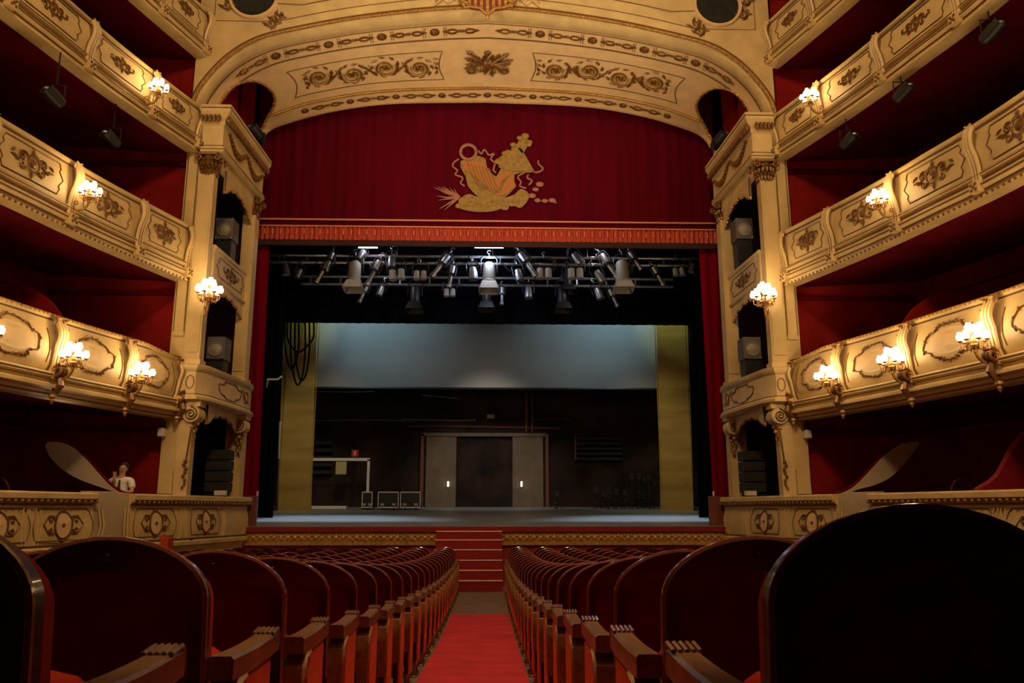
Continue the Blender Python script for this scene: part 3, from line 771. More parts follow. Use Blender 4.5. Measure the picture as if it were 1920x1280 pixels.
def corbel(parent, x, y, z, fx):
    b = MB()
    for dx in (-.11, .0, .11):
        b.tube([Vector((x + fx * (q[0]) * .9 + 0 * dx, y + dx, z + q[1])) for q in spiral((0, 0), .19, 1.6, pi / 2, -1, 22)], .055, 6)
    b.lathe([(.001, -.2), (.19, -.2), (.21, -.16), (.17, -.1), (.17, .1), (.21, .16), (.19, .2), (.001, .2)], (x, y, z), 16, Matrix.Rotation(pi / 2, 4, 'X') @ Matrix.Rotation(0, 4, 'Z'))
    b.box(x - .2, x + .2, y - .2, y + .2, z + .17, z + .3)
    c = b.build('scroll_corbel', M['cream'], parent, True, 50)
    g = MB()
    for yy, sg_ in ((y - .215, 1), (y + .215, -1)): g.tube([Vector((x + q[0], yy, z + q[1])) for q in spiral((0, 0), .155, 2.2, pi / 2, -1, 34, .08)], .016, 5)
    g.build('volute_line', M['groove'], c, True)
    g = MB()
    for k in range(14):
        g.blob((x + .10 * cos(k * 2.4) * (1 - k / 18), y - .02 + .10 * sin(k * 2.4) * (1 - k / 18), z - .22 - .035 * k), .06 * (1 - k / 22), .06 * (1 - k / 22), .05, 6, 4)
    g.build('gilt_leaf_drop', M['gold'], c, True)
def lambrequin(parent, x, y0, y1, z, deep, name='lambrequin'):   # scalloped hanging valance in the YZ plane
    n = 40; top = [(lerp(y0, y1, i / n), z) for i in range(n + 1)]
    bot = []
    for i in range(n + 1):
        u = i / n; e = abs(2 * u - 1)
        d = deep * (.30 + .70 * e ** 2.2) + .05 * abs(sin(u * pi * 5)); bot.append((lerp(y0, y1, u), z - d))
    b = MB(); v = [(x - s_ * .03, p[0], p[1]) for s_ in (-1, 1) for L_ in (top, bot) for p in L_]; m = n + 1
    f = []
    for i in range(n):
        f += [(i, i + 1, m + i + 1, m + i), (2 * m + i, 3 * m + i, 3 * m + i + 1, 2 * m + i + 1), (m + i, m + i + 1, 3 * m + i + 1, 3 * m + i), (i, 2 * m + i, 2 * m + i + 1, i + 1)]
    b.add(v, f); o = b.build(name, M['cream'], parent)
    g = MB(); g.tube([Vector((x, p[0], p[1])) for p in bot], .025, 5)
    for i in range(0, n + 1, 2): g.blob((x, bot[i][0], bot[i][1] - .01), .04, .04, .05, 5, 4)
    g.build('scalloped_edge', M['gold'], o, True)
def ovalring(S, c, rx, rh, parent, mt='dgold'):
    b = MB(); ringo(b, S, c, rx, rh, .018, .01); b.build('oval_ring', M[mt], parent, True)
for side in (-1, 1):
    X = lambda a: side * a
    sname = SIDE[side]
    # near pier (flat outer part and pilaster) and far pilaster: shaft runs through the three storeys
    pier = thing('stage_pier', (X(7.2), 18.7, .3), 'tall cream pier beside the %s stage boxes, nearest the audience' % sname, 'pier')
    b = MB(); b.box(*sorted((X(7.12), X(7.48))), 18.62, 18.98, .2, 9.75)
    b.box(*sorted((X(7.17), X(7.43))), 18.585, 18.63, 4.0, 9.3); b.box(*sorted((X(7.14), X(7.46))), 18.57, 18.64, .35, .9)
    b.build('pier_shaft', M['cream'], pier)
    b = MB()
    for a_ in (7.18, 7.42): b.box(*sorted((X(a_ - .008), X(a_ + .008))), 18.576, 18.60, 4.1, 9.2)
    b.build('gilt_line', M['groove'], pier)
    col = thing('pilaster', (X(6.85), 18.6, 3.3), 'cream pilaster with gilt capital on the audience side of the %s stage boxes' % sname, 'pilaster')
    b = MB(); b.box(*sorted((X(6.74), X(7.12))), 18.52, 18.80, 3.35, 8.05); b.box(*sorted((X(6.78), X(7.08))), 18.50, 18.53, 3.6, 7.8); b.box(*sorted((X(6.70), X(7.14))), 18.46, 18.84, 3.3, 3.42)
    b.build('shaft', M['cream'], col); capital(col, X(6.91), 18.68, 7.95, .40, .62)
    far = thing('pilaster', (X(6.68), 21.4, 3.3), 'cream pilaster with gilt capital beside the %s edge of the stage curtain' % sname, 'pilaster')
    b = MB(); b.box(*sorted((X(6.50), X(6.84))), 21.22, 21.6, 3.35, 8.0); b.box(*sorted((X(6.53), X(6.81))), 21.20, 21.23, 3.6, 7.8); b.box(*sorted((X(6.46), X(6.88))), 21.16, 21.66, 3.3, 3.42)
    b.build('shaft', M['cream'], far); capital(far, X(6.67), 21.4, 7.9, .40, .62)
    lowc = thing('pilaster', (X(6.85), 18.7, .33), 'cream lower pilaster with hanging gilt drop under the %s stage box, nearest the audience' % sname, 'pilaster')
    b = MB(); b.box(*sorted((X(6.80), X(7.12))), 18.56, 18.82, .2, 2.5); b.build('shaft', M['cream'], lowc)
    g = MB(); g.tube([(X(6.80), 18.53, 1.8), (X(6.86), 18.53, 1.1)], .02, 5)
    for k in range(8): g.blob((X(6.87 + .03 * sin(k * 2)), 18.53, 1.08 - .085 * k), .05 - .003 * k, .03, .045, 6, 4)
    g.build('gilt_drop', M['dgold'], lowc, True)
    lf = thing('pilaster', (X(6.6), 21.3, .33), 'cream lower pilaster behind the black line array speaker on the %s' % sname, 'pilaster')
    b = MB(); b.box(*sorted((X(6.50), X(6.95))), 21.45, 21.8, .2, 2.5); b.box(*sorted((X(6.68), X(6.76))), 21.42, 21.46, .4, 2.3); b.build('shaft', M['cream'], lf)
    # entablature
    en = thing('entablature', (X(6.6), 20, 8.55), 'carved cream and gold cornice block on top of the %s stage boxes' % sname, 'cornice')
    path = [((X(7.1), 18.52), (0, -1)), ((X(6.62), 18.52), (-side * .7071 * 1.414, -.7071 * 1.414)), ((X(6.50), 21.6), (-side, 0))]
    b = MB(); b.sweep([(-.3, 8.55), (.04, 8.55), (.10, 8.60), (.10, 8.70), (.03, 8.74), (.03, 9.28), (.06, 9.32), (.06, 9.42), (.14, 9.50), (.22, 9.60), (.24, 9.68), (.24, 9.76), (-.3, 9.80)], path)
    b.build('cornice_body', M['cream'], en)
    g = MB(); g.sweep([(.02, 8.765), (.04, 8.765), (.04, 8.78), (.02, 8.78)], path); g.sweep([(.235, 9.665), (.25, 9.665), (.25, 9.685), (.235, 9.685)], path); g.sweep([(.09, 8.64), (.11, 8.64), (.11, 8.66), (.09, 8.66)], path); g.build('gilt_lines', M['groove'], en)
    g = MB()
    for k in range(26):
        y = 18.45 + 3.1 * k / 25; x = lerp(6.62, 6.5, (y - 18.5) / 3.1) - .15
        g.blob((X(x), y, 9.44), .07, .05, .10, 6, 4)
    for k in range(5): g.blob((X(7.08 - .1 * k), 18.36, 9.44), .045, .07, .10, 6, 4)
    g.build('leaf_dentils', M['dgold'], en, True)
    g = MB()
    for k in range(2):
        y0_, y1_ = 18.85 + 1.35 * k, 20.05 + 1.35 * k
        for i in range(13):
            u = i / 12; y = lerp(y0_, y1_, u); g.blob((X(lerp(6.62, 6.5, (y - 18.5) / 3.1) - .06), y, 9.22 - .28 * sin(pi * u)), .06, .065, .045 + .06 * sin(pi * u), 6, 4)
    g.build('garland', M['dgold'], en, True)
    arc_ = MB().sweep([(-.12, 8.25), (.0, 8.25), (.0, 8.6), (-.12, 8.6)], [((X(6.66), 18.75), (-side, 0)), ((X(6.56), 21.4), (-side, 0))]); arc_.build('architrave', M['cream'], en)
    lambrequin(en, X(6.62), 18.95, 21.2, 8.3, .55)
    # upper balcony of the box unit
    bp = thing('box_parapet', (X(6.75), 20, 5.5), 'small cream balcony panel of the upper %s stage box' % sname, 'parapet')
    pth = [((X(6.74), 18.92), (-side, 0)), ((X(6.66), 21.22), (-side, 0))]
    b = MB(); b.sweep([(-.12, 5.45), (.04, 5.45), (.06, 5.50), (.01, 5.56), (.01, 6.22), (.05, 6.26), (.06, 6.32), (.02, 6.36), (-.12, 6.36)], pth); b.build('panel_body', M['cream'], bp)
    class BoxS:
        def __init__(s, x0, x1): s.x0, s.x1 = x0, x1
        def __call__(s, a, h, o=0): return Vector((X(lerp(s.x0, s.x1, (a - 18.9) / 2.3)) - side * o, a, h))
    S = BoxS(6.73, 6.65)
    g = MB(); panel_line(g, S, 19.1, 21.1, 5.66, 6.14, .2, .009); g.build('panel_line', M['groove'], bp)
    g = MB(); cartouche_cluster(g, S, (20.1, 5.9), 1.1, .40); g.build('gilt_cartouche', M['dgold'], bp, True)
    lambrequin(bp, X(6.70), 18.95, 21.2, 5.47, .42)
    # lower bowed balcony
    lb = thing('box_parapet', (X(6.75), 20, 2.4), 'bowed cream balcony with oval rings under the lower %s stage box' % sname, 'parapet')
    lp = [((X(7.10), 18.45), (0, -1)), ((X(6.78), 18.45), (-side * .9, -.9)), ((X(6.60), 18.75), (-side, -.2)), ((X(6.46), 20.2), (-side, 0)), ((X(6.40), 21.35), (-side, 0)), ((X(6.48), 21.8), (-side * .8, .5))]
    b = MB(); b.sweep([(-.2, 2.42), (.0, 2.42), (.12, 2.47), (.12, 2.53), (.04, 2.60), (.02, 2.66), (.02, 3.12), (.06, 3.17), (.08, 3.22), (.08, 3.28), (.0, 3.31), (-.2, 3.31)], lp); b.build('parapet_body', M['cream'], lb, True, 30)
    g = MB(); g.sweep([(.015, 3.13), (.03, 3.13), (.03, 3.145), (.015, 3.145)], lp); g.sweep([(.03, 2.6), (.05, 2.6), (.05, 2.615), (.03, 2.615)], lp); g.build('gilt_lines', M['groove'], lb)
    S2 = lambda a, h, o=0: Vector((X(interp(a, [18.75, 20.2, 21.35], [6.60, 6.46, 6.40]) - .02) - side * o, a, h))
    W2 = lambda a, h, o=0: Vector((a, 18.43 - o, h))
    g = MB(); ringo(g, W2, (X(6.88), 2.88), .09, .15, .014, .01); g.build('oval_ring', M['dgold'], lb, True)
    g = MB(); ringo(g, S2, (21.1, 2.88), .13, .15, .014, .01); g.build('oval_ring', M['dgold'], lb, True)
    g = MB()
    n = 40; pts = []
    for k in range(n):
        a = 2 * pi * k / n; m_ = 1 + .14 * cos(4 * a) + .06 * sin(7 * a)
        pts.append((20.05 + (abs(cos(a)) ** .6) * (1 if cos(a) > 0 else -1) * .62 * m_, 2.88 + (abs(sin(a)) ** .6) * (1 if sin(a) > 0 else -1) * .19 * m_))
    line(g, S2, pts, .012, .01, 5, True)
    for k in range(0, n, 3): leaf(g, S2, pts[k], .11, .05, k * .9, .008, .02)
    line(g, S2, [(20.75, 3.05), (21.05, 2.8), (21.3, 2.74)], .012, .03); g.build('leafy_panel', M['dgold'], lb, True)
    corbel(lb, X(6.82), 18.68, 2.15, -side); corbel(lb, X(6.55), 21.35, 2.15, -side)
    lambrequin(lb, X(6.62), 18.95, 21.2, 2.42, .42)
    # box interiors
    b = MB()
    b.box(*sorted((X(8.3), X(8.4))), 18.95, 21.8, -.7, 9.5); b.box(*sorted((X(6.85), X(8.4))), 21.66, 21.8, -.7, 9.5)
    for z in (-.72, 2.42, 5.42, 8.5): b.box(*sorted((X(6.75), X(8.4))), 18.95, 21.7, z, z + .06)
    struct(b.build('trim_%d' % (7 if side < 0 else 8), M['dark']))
    # loudspeakers inside the two boxes
    for z, w_, lab in ((6.37, .60, 'upper'), (3.32, .60, 'lower')):
        px_ = at({('upper', -1): 420, ('lower', -1): 404, ('upper', 1): 1396, ('lower', 1): 1411}[lab, side], {'upper': 428, 'lower': 652}[lab], 20.35); XS_ = px_.x
        sp = thing('loudspeaker', (XS_, 20.6, z), 'grey square loudspeaker standing in the %s %s stage box' % (lab, sname), 'loudspeaker')
        zz = px_.z - .30
        MB().bbox(XS_ - .24, XS_ + .24, 20.35, 20.85, zz, zz + .60, .02).build('cabinet', M['spk'], sp)
        b = MB(); Wq = WallS(20.35); ringo(b, Wq, (XS_, zz + .27), .17, .17, .018, .01, 24); b.lathe([(.15, 0), (.08, .03), (.001, .03)], (XS_, 20.345, zz + .27), 20, Matrix.Rotation(pi / 2, 4, 'X')); b.build('speaker_cone', M['cone'], sp, True)
        b = MB()
        for ex in (-.20, .20):
            for ez in (.04, .56): b.blob((XS_ + ex, 20.34, zz + ez), .02)
        b.build('corner_screw', M['silver'], sp); MB().box(XS_ - .2, XS_ + .2, 20.4, 20.8, z, zz + .01).build('stand', M['metal'], sp)
        lamp('box_speaker_glow', (X(6.95), 19.6, z + 1.3), 2.2, (1, .75, .5), size=.1)
    # line array on the parapet
    la = thing('line_array_speaker', (X(6.5), 21.2, .33), 'black stacked line array speaker standing on the %s stalls parapet' % sname, 'loudspeaker')
    for k in range(4): MB().bbox(X(6.82) - .30, X(6.82) + .30, 20.55, 20.95, .42 + k * .27, .42 + k * .27 + .25, .02).build('speaker_cabinet', M['grill'], la)
    MB().box(X(6.82) - .25, X(6.82) + .25, 20.6, 20.9, .34, .43).build('speaker_base', M['metal'], la)
    wb = thing('white_box', (X(6.42), 20.4, .34), 'small white box on the %s parapet at the foot of the line array' % sname, 'box')
    MB().bbox(X(6.62) - .13, X(6.62) + .13, 20.25, 20.45, .34, .46, .01).build('box_shell', M['white'], wb)
    # pier sconce
    place_sconce((X(6.46), 18.02, 4.76), -pi / 2 - side * .5, 'glowing gilt sconce on the pilaster of the %s stage boxes' % sname, 1.35, 22)
    b = MB(); 
# stage-side lamps over the cornice (moving heads in the lunettes)
for side in (-1, 1):
    for i, (x, y, z, tl) in enumerate(((7.0, 20.3, 9.82, .3), (6.55, 21.0, 9.82, -.5))):
        o = thing('cornice_spotlight', (side * x, y, z), 'black spotlight on the %s stage box cornice, %s' % (SIDE[side], ('inside the red lunette', 'at the curtain end')[i]), 'spotlight')
        b = MB(); b.box(side * x - .16, side * x + .16, y - .12, y + .12, z, z + .10); b.build('base', M['metal'], o)
        b = MB(); b.tube([(side * x - .2, y, z + .1), (side * x - .22, y, z + .4), (side * x - .2, y, z + .55)], .025, 5); b.tube([(side * x + .2, y, z + .1), (side * x + .22, y, z + .4), (side * x + .2, y, z + .55)], .025, 5); b.build('yoke', M['metal'], o)
        b = MB(); Mx = Matrix.Rotation(pi / 2 + tl, 4, 'X') @ Matrix.Rotation(side * .4, 4, 'Y'); b.lathe([(.10, -.3), (.15, -.25), (.17, .0), (.17, .25), (.13, .28), (.10, .24)], (side * x, y, z + .5), 14, Mx); b.build('lamp_body', M['metal'], o, True)

# ------------------------------------------------------------------ stalls parapets, swooping partitions
PYS = [7, 9, 11.3, 12.9, 14, 15.5, 16.8, 18.4, 20, 21.85]; PXS = [8.72, 8.84, 8.78, 8.58, 8.33, 7.93, 7.44, 6.99, 6.70, 6.42]
for side in (-1, 1):
    sname = SIDE[side]
    for lo, hi, lab, ovals in ((16.98, 21.85, 'nearer the stage', (19.62, 17.72)), (7.6, 16.1, 'nearer the camera', (15.45, 14.05, 12.5, 11.0, 9.5))):
        path = planpath(side, lo, hi, 40, PYS, PXS)
        root = thing('stalls_parapet', (side * 7.5, (lo + hi) / 2, -1.1), 'low cream parapet with oval medallions in front of the %s stalls boxes, %s' % (sname, lab), 'parapet')
        b = MB(); b.sweep([(-.22, -.95), (.0, -.95), (.02, -.80), (.12, -.78), (.13, -.70), (.08, -.66), (.10, -.5), (.09, -.2), (.04, .0), (.05, .10), (.10, .13), (.12, .18), (.17, .20), (.17, .29), (.12, .32), (-.22, .33)], path)
        b.build('parapet_body', M['cream'], root, True, 30)
        b = MB(); b.sweep([(-.2, -2.0), (-.02, -2.0), (-.02, -.94), (-.2, -.94)], path); b.build('plinth', M['white'], root)
        g = MB()
        for o_, h in ((.155, .195), (.06, .09), (.10, -.64)): g.sweep([(o_ - .01, h - .01), (o_ + .012, h - .01), (o_ + .012, h + .012), (o_ - .01, h + .012)], path)
        g.build('gilt_lines', M['groove'], root)
        g = MB()
        for (P, N) in planpath(side, lo, hi, int((hi - lo) * 7), PYS, PXS): g.blob((P[0] + N[0] * .135, P[1] + N[1] * .135, .155), .045, .045, .035, 6, 4)
        g.build('leaf_moulding', M['gold'], root, True)
        pr = lambda h: interp(-h, [-.1, 0, .2, .5, .66], [.05, .04, .09, .10, .08])
        S = Surf(side, PYS, PXS, 21.85, pr)
        for yo in ovals:
            so = S.s_of_Y(yo); c = (so, -.28)
            pn = MB(); nn = 20
            v = [S(so, -.28, .012)] + [S(so + .19 * cos(2 * pi * i / nn), -.28 + .235 * sin(2 * pi * i / nn), .010) for i in range(nn)]
            pn.add(v, [(0, 1 + i, 1 + (i + 1) % nn) for i in range(nn)]); pn.build('oval_field', M['cream2'], root)
            g = MB(); ringo(g, S, c, .20, .245, .020, .014, 24); dome(g, S, c, .04, .014, .025)
            for e in (-1, 1):
                line(g, S, spiral((so + e * .29, -.19), .075, 1.0, pi if e > 0 else 0, -e), .017, .014); line(g, S, spiral((so + e * .29, -.36), .065, 1.0, pi if e > 0 else 0, e), .017, .014)
                line(g, S, [(so + e * .20, -.12), (so + e * .33, -.11), (so + e * .46, -.27), (so + e * .33, -.44), (so + e * .20, -.44)], .013, .012)
            for a in (.27, -.27): leaf(g, S, (so, -.28 + a), .10, .14, pi / 2, .01, .03)
            g.build('medallion', M['dgold'], root, True)
            g = MB(); w_ = .62
            line(g, S, [(so - w_, -.05), (so - w_ + .08, .02), (so + w_ - .08, .02), (so + w_, -.05)] + [(so + w_ + .07 * sin(pi * i / 6), lerp(-.08, -.56, i / 6)) for i in range(7)] + [(so - w_ - .07 * sin(pi * i / 6), lerp(-.56, -.08, i / 6)) for i in range(7)], .010, .008, 4, True)
            g.build('panel_line', M['groove'], root)
            g = MB()
            for e in (-1, 1):
                for q in (.82, .90): line(g, S, [(so + e * q, .03), (so + e * (q + .05), -.3), (so + e * q, -.64)], .014, .012)
            g.build('rib', M['cream'], root, True)
    # plain gap piece and the swooping partition rising behind it
    sw = thing('swooping_partition', (side * 8.2, 16.9, -1), 'putty coloured partition sweeping up behind the %s stalls parapet' % sname, 'partition')
    path = planpath(side, 16.08, 17.0, 10, PYS, PXS)
    b = MB(); b.sweep([(-.3, -2.0), (-.01, -2.0), (.03, -.5), (.02, .2), (.0, .33), (-.3, .36)], path); b.build('plain_face', M['swoop'], sw, True, 30)
    if side < 0:
        up = [(252, 929), (228, 924), (205, 908), (185, 886), (160, 858), (138, 838), (112, 829), (92, 829)]
        dn = [(87, 836), (98, 858), (120, 880), (150, 898), (185, 911), (215, 922), (245, 940)]
    else:
        up = [(1562, 928), (1582, 922), (1605, 908), (1632, 880), (1655, 856), (1680, 837), (1703, 829), (1718, 828)]
        dn = [(1721, 833), (1708, 850), (1688, 875), (1665, 896), (1635, 910), (1600, 920), (1570, 940)]
    Q = lambda L_: smoothline([(at(a, c, 17.08).x, at(a, c, 17.08).z) for a, c in L_], 4)
    upS, dnS = Q(up), Q(dn)
    b = MB(); b.prism([(p[0], p[1]) for p in upS + dnS], lambda a, h, d: Vector((a, d, h)), 17.02, 17.14); b.build('swoop_face', M['swoop'], sw)
    b = MB(); b.tube([(p[0], 17.08, p[1] + .03) for p in upS], .028, 6); b.build('velvet_cap', M['lining'], sw, True)
    pr2 = thing('box_partition', (side * 9.6, 14.2, -.75), 'curved dark red velvet partition between two %s stalls boxes' % sname, 'partition')
    up = smoothline([(8.5, .30), (8.9, .55), (9.3, 1.1), (9.8, 1.5), (10.4, 1.65), (11.5, 1.7)], 4)
    b = MB(); b.prism([(p[0], p[1]) for p in up] + [(11.5, -1), (8.5, -1)], lambda a, h, d: Vector((side * a, d, h)), 13.9, 14.0); b.build('velvet_panel', M['wallred'], pr2)
    b = MB(); b.tube([(side * p[0], 13.95, p[1] + .02) for p in up], .05, 6); b.build('padded_edge', M['red'], pr2, True)
    pr3 = thing('box_partition', (side * 9.6, 16.3, 2), 'curved dark red partition between two %s first gallery boxes' % sname, 'partition')
    up = smoothline([(8.1, 3.5), (8.5, 3.7), (8.9, 4.15), (9.5, 4.45), (10.8, 4.5)], 4)
    b = MB(); b.prism([(p[0], p[1]) for p in up] + [(10.8, 2.3), (8.1, 2.3)], lambda a, h, d: Vector((side * a, d, h)), 15.9, 16.0); b.build('velvet_panel', M['wallred'], pr3)
    # floor of the stalls boxes
    b = MB().sweep([(-.2, -.8), (-3.4, -.8), (-3.4, -.75), (-.2, -.75)], planpath(side, 7.6, 21.8, 30, PYS, PXS)); struct(b.build('trim_%d' % (9 if side < 0 else 10), M['dark']))
    # chairs half hidden in the boxes
    for k, (x, y, z, lab) in enumerate(((9.0, 15.2, -.75, 'stalls box, seen above the parapet'), (8.75, 15.3, 2.62, 'first gallery box, nearer the camera'), (8.35, 17.1, 2.62, 'first gallery box, nearer the stage'))):
        o = thing('box_chair', (side * x, y, z), 'small chair with a curved hoop back in the %s %s' % (sname, lab), 'chair')
        top = 1.32 if z < 0 else 1.12
        b = MB(); b.tube(smoothline([(side * x - .2, y, z + .45), (side * x - .2, y, z + top - .25), (side * x - .12, y, z + top - .05), (side * x, y, z + top), (side * x + .12, y, z + top - .05), (side * x + .2, y, z + top - .25), (side * x + .2, y, z + .45)], 4), .022, 6); b.build('hoop_back', M['pale'] if 0 else M['wood'], o, True)
        MB().bbox(side * x - .21, side * x + .21, y - .02, y + .4, z + .42, z + .48, .015).build('seat', M['red'], o)
        for ex in (-.18, .18):
            for ey in (.01, .36): MB().tube([(side * x + ex, y + ey, z), (side * x + ex * .95, y + ey, z + .43)], .016, 6).build('leg', M['wood'], o)
rb = thing('red_box', at(305, 1010, 18.3), 'small bright red box against the foot of the left stalls parapet', 'box')
p = at(297, 1022, 18.0); MB().bbox(p.x - .26, p.x + .26, p.y - .15, p.y + .15, -1.97, p.z + .16, .01).build('box_body', M['fringe'], rb)
MB().add([(p.x - .16, p.y - .12, p.z + .15), (p.x + .16, p.y - .12, p.z + .15), (p.x + .16, p.y + .12, p.z + .15), (p.x - .16, p.y + .12, p.z + .15), (p.x - .06, p.y, p.z + .32), (p.x + .06, p.y, p.z + .32)], [(0, 1, 5, 4), (1, 2, 5), (2, 3, 4, 5), (3, 0, 4)]).build('box_lid', M['fringe'], rb)
for side in (-1, 1):
    o = thing('surveillance_lamp', (side * 7.55, 18.3, 1.7), 'small white wall lamp under the first gallery beside the %s pier' % SIDE[side], 'lamp')
    MB().bbox(side * 7.45 - .07, side * 7.45 + .07, 18.42, 18.62, 1.62, 1.82, .02).build('lamp_case', M['white'], o)
    MB().box(side * 7.45 - .04, side * 7.45 + .04, 18.5, 18.64, 1.80, 1.98).build('bracket', M['metal'], o)

# ------------------------------------------------------------------ stage front, steps, plinths
ap = thing('stage_apron', (0, 21.9, -1.9), 'dark red stage front with a carved gold band above the stalls', 'stage')
MB().box(-6.75, 6.75, 21.74, 21.98, -.58, -.445).build('stage_lip', M['red'], ap)
MB().box(-6.75, 6.75, 21.86, 21.98, -1.96, -.58).build('front_board', M['step' if 0 else 'steps'], ap)
MB().box(-6.75, 6.75, 21.80, 21.87, -.90, -.60).build('gold_band', M['gold'], ap)
b = MB(); x = -6.7
while x < 6.7:
    b.blob((x, 21.80, -.73), .07, .03, .075, 6, 4); b.blob((x + .09, 21.80, -.68), .045, .03, .035, 6, 4); b.blob((x + .09, 21.80, -.79), .045, .03, .035, 6, 4); b.blob((x, 21.80, -.62), .03, .02, .03, 5, 3); x += .18
b.build('carved_leafwork', M['gold'], ap, True)
MB().box(-6.75, 6.75, 21.77, 21.87, -.92, -.87).build('gold_ledge', M['gold'], ap)
st = thing('stage_steps', (-.49, 21, -1.96), 'red carpeted steps with pale nosings leading up to the stage', 'steps')
YN = [995.5, 1011.5, 1030, 1049.5, 1068.5, 1088]; 
for i in range(6):
    y = 21.70 - .27 * i; z = at(879, YN[i], y).z
    MB().box(-1.36, .37, y, 21.86, z - (.23 if i < 5 else .0) - (.0 if i < 5 else (z + 1.96)), z).build('step', M['steps'], st)
    b = MB().box(-1.36, .37, y - .02, y + .03, z - .018, z + .008); b.build('nosing', M['nosing'], st)
for side in (-1, 1):
    tag(MB().box(*sorted((side * 6.12 + CX, side * 6.72 + CX)), 22.0, 22.2, -.44, .36).build('wooden_plinth', M['plinth']), 'brown wooden plinth at the foot of the %s crimson side curtain' % SIDE[side], 'plinth')

# ------------------------------------------------------------------ curtains
def drape(x0, x1, z0, z1, Y, amp=.05, wl=.28, n=None, th=.03, xf=None):
    n = n or int(abs(x1 - x0) / wl * 8); b = MB(); rows = []
    def row(z, dy, u_): 
        out = []
        for i in range(n + 1):
            u = i / n; x = lerp(x0, x1, u) + (xf(z) if xf else 0)
            out.append((x, Y + dy + amp * sin(2 * pi * (x / wl) + .8 * sin(x * 1.7)) * (1 - .3 * u_) + amp * .4 * sin(2 * pi * x / wl * .37), z))
        return out
    zs = [lerp(z1, z0, k / 6) for k in range(7)]
    b.grid([row(z, 0, k / 6) for k, z in enumerate(zs)]); b.grid([row(z, th, k / 6) for k, z in enumerate(zs)])
    b.grid([row(z0, 0, 1), row(z0, th, 1)])
    return b
YV = 22.35
zb = at(910, 453, YV).z; zt_ = at(910, 428, YV).z; zl = at(910, 416, YV).z
val = thing('curtain_valance', (0, YV, zb), 'wide crimson pelmet curtain with scarlet fringe filling the arch over the stage', 'curtain')
drape(-6.95, 6.8, zt_, 12.6, YV, .016, .30).build('pelmet_cloth', M['curtain'], val, True, 80)
drape(-6.85, 6.7, zb, zt_ + .02, YV - .03, .03, .14, 700).build('fringe', M['fringe'], val, True, 80)
b = MB(); x = -6.75
while x < 6.65: b.tube([(x, YV - .085, zt_ - .10), (x, YV - .10, zt_ - .27)], [.012, .02], 5); x += .227
b.build('tassels', M['tassel'], val, True)
MB().box(-6.8, 6.68, YV - .09, YV - .05, zl - .022, zl + .022).build('braid', M['tassel'], val)
MB().box(-6.8, 6.68, YV - .09, YV - .05, zt_ - .02, zt_ + .015).build('braid', M['tassel'], val)
MB().box(-6.8, 6.68, YV - .02, YV + .04, zb - .16, zb + .02).build('dark_hem', M['dark'], val)
# embroidered emblem, sewn on the pelmet
em = thing('embroidered_emblem', (0, YV - .1, 8.4), 'gold and orange embroidered emblem of lyre, mask and ribbons on the crimson curtain', 'emblem')
def px(zx, zy): return at(760 + zx / 5.12, 230 + zy / 5.12, YV - .06)
def patch(pts, name, m, d=.02, y=0, smooth_=True):
    q = [Vector((a, b_, 0)) for a, b_ in pts]
    if smooth_: q = smoothline(q + [q[0]], 4)[:-1]
    P = [px(a.x, a.y) for a in q]; b = MB(); b.prism([(p.x, p.z) for p in P], lambda a, h, dd: Vector((a, dd, h)), YV - .06 - y - d, YV - .06 - y + .01)
    return b.build(name, m, em)
def thread(pts, r, name, m, y=.01, close=False):
    q = smoothline([Vector((a, b_, 0)) for a, b_ in pts], 5); b = MB(); b.tube([px(a.x, a.y) - Vector((0, y, 0)) for a in q], r, 5, closed=close); return b.build(name, m, em, True)
patch([(530, 370), (700, 320), (770, 345), (785, 430), (830, 490), (872, 520), (905, 470), (930, 400), (1000, 300), (1060, 240), (1110, 250), (1150, 310), (1240, 470), (1190, 480), (1110, 480), (1050, 500), (1045, 560), (1065, 610), (1030, 650), (980, 700), (900, 740), (740, 740), (660, 680), (600, 610), (580, 520), (530, 430)], 'lyre_body', M['emb_gold'], .02, 0, False)
patch([(540, 390), (640, 370), (760, 390), (790, 460), (870, 540), (960, 470), (1040, 480), (1030, 560), (1050, 610), (980, 680), (880, 700), (800, 640), (700, 540), (570, 450)], 'orange_strap', M['emb_org'], .02, .02)
patch([(900, 420), (960, 330), (1060, 245), (1130, 320), (1210, 440), (1120, 470), (980, 460)], 'mask', M['emb_gold'], .02, .03)
patch([(1030, 205), (1060, 220), (1095, 160), (1130, 125), (1175, 160), (1190, 205), (1165, 240), (1130, 290), (1060, 290), (1010, 290)], 'plume', M['emb_gold'], .02, .0)
b = MB(); c = px(605, 285); rr = (px(680, 285) - c).length
b.tube([c + Vector((rr * cos(2 * pi * k / 28), -.02, rr * sin(2 * pi * k / 28))) for k in range(28)], .05, 6, closed=True); b.build('ring', M['emb_thread'], em, True)
patch([(510, 740), (600, 690), (680, 710), (760, 720), (860, 700), (960, 720), (1050, 690), (1110, 640), (1180, 680), (1180, 740), (1110, 820), (1040, 800), (960, 810), (860, 850), (720, 860), (620, 850), (520, 820)], 'leaf_base', M['emb_gold'], .03, .01)
b = MB()
for k in range(9):
    a = 520 + k * 62; c = px(a, 800 + 20 * sin(k * 2.1)); b.blob(c - Vector((0, .03, 0)), .13, .03, .09)
b.build('flowers', M['emb_gold'], em, True)
b = MB()
for tx, ty in ((275, 622), (305, 612), (350, 618), (368, 612), (425, 625), (300, 705), (318, 745), (328, 828), (372, 842), (405, 812), (470, 640)):
    P0 = (520, 715); mx, my = (P0[0] + tx) / 2, (P0[1] + ty) / 2 + (12 if ty < 715 else 2)
    b.tube([px(*P0) - Vector((0, .01, 0)), px(mx, my) - Vector((0, .02, 0)), px(tx, ty) - Vector((0, .01, 0))], [.045, .032, .008], 5)
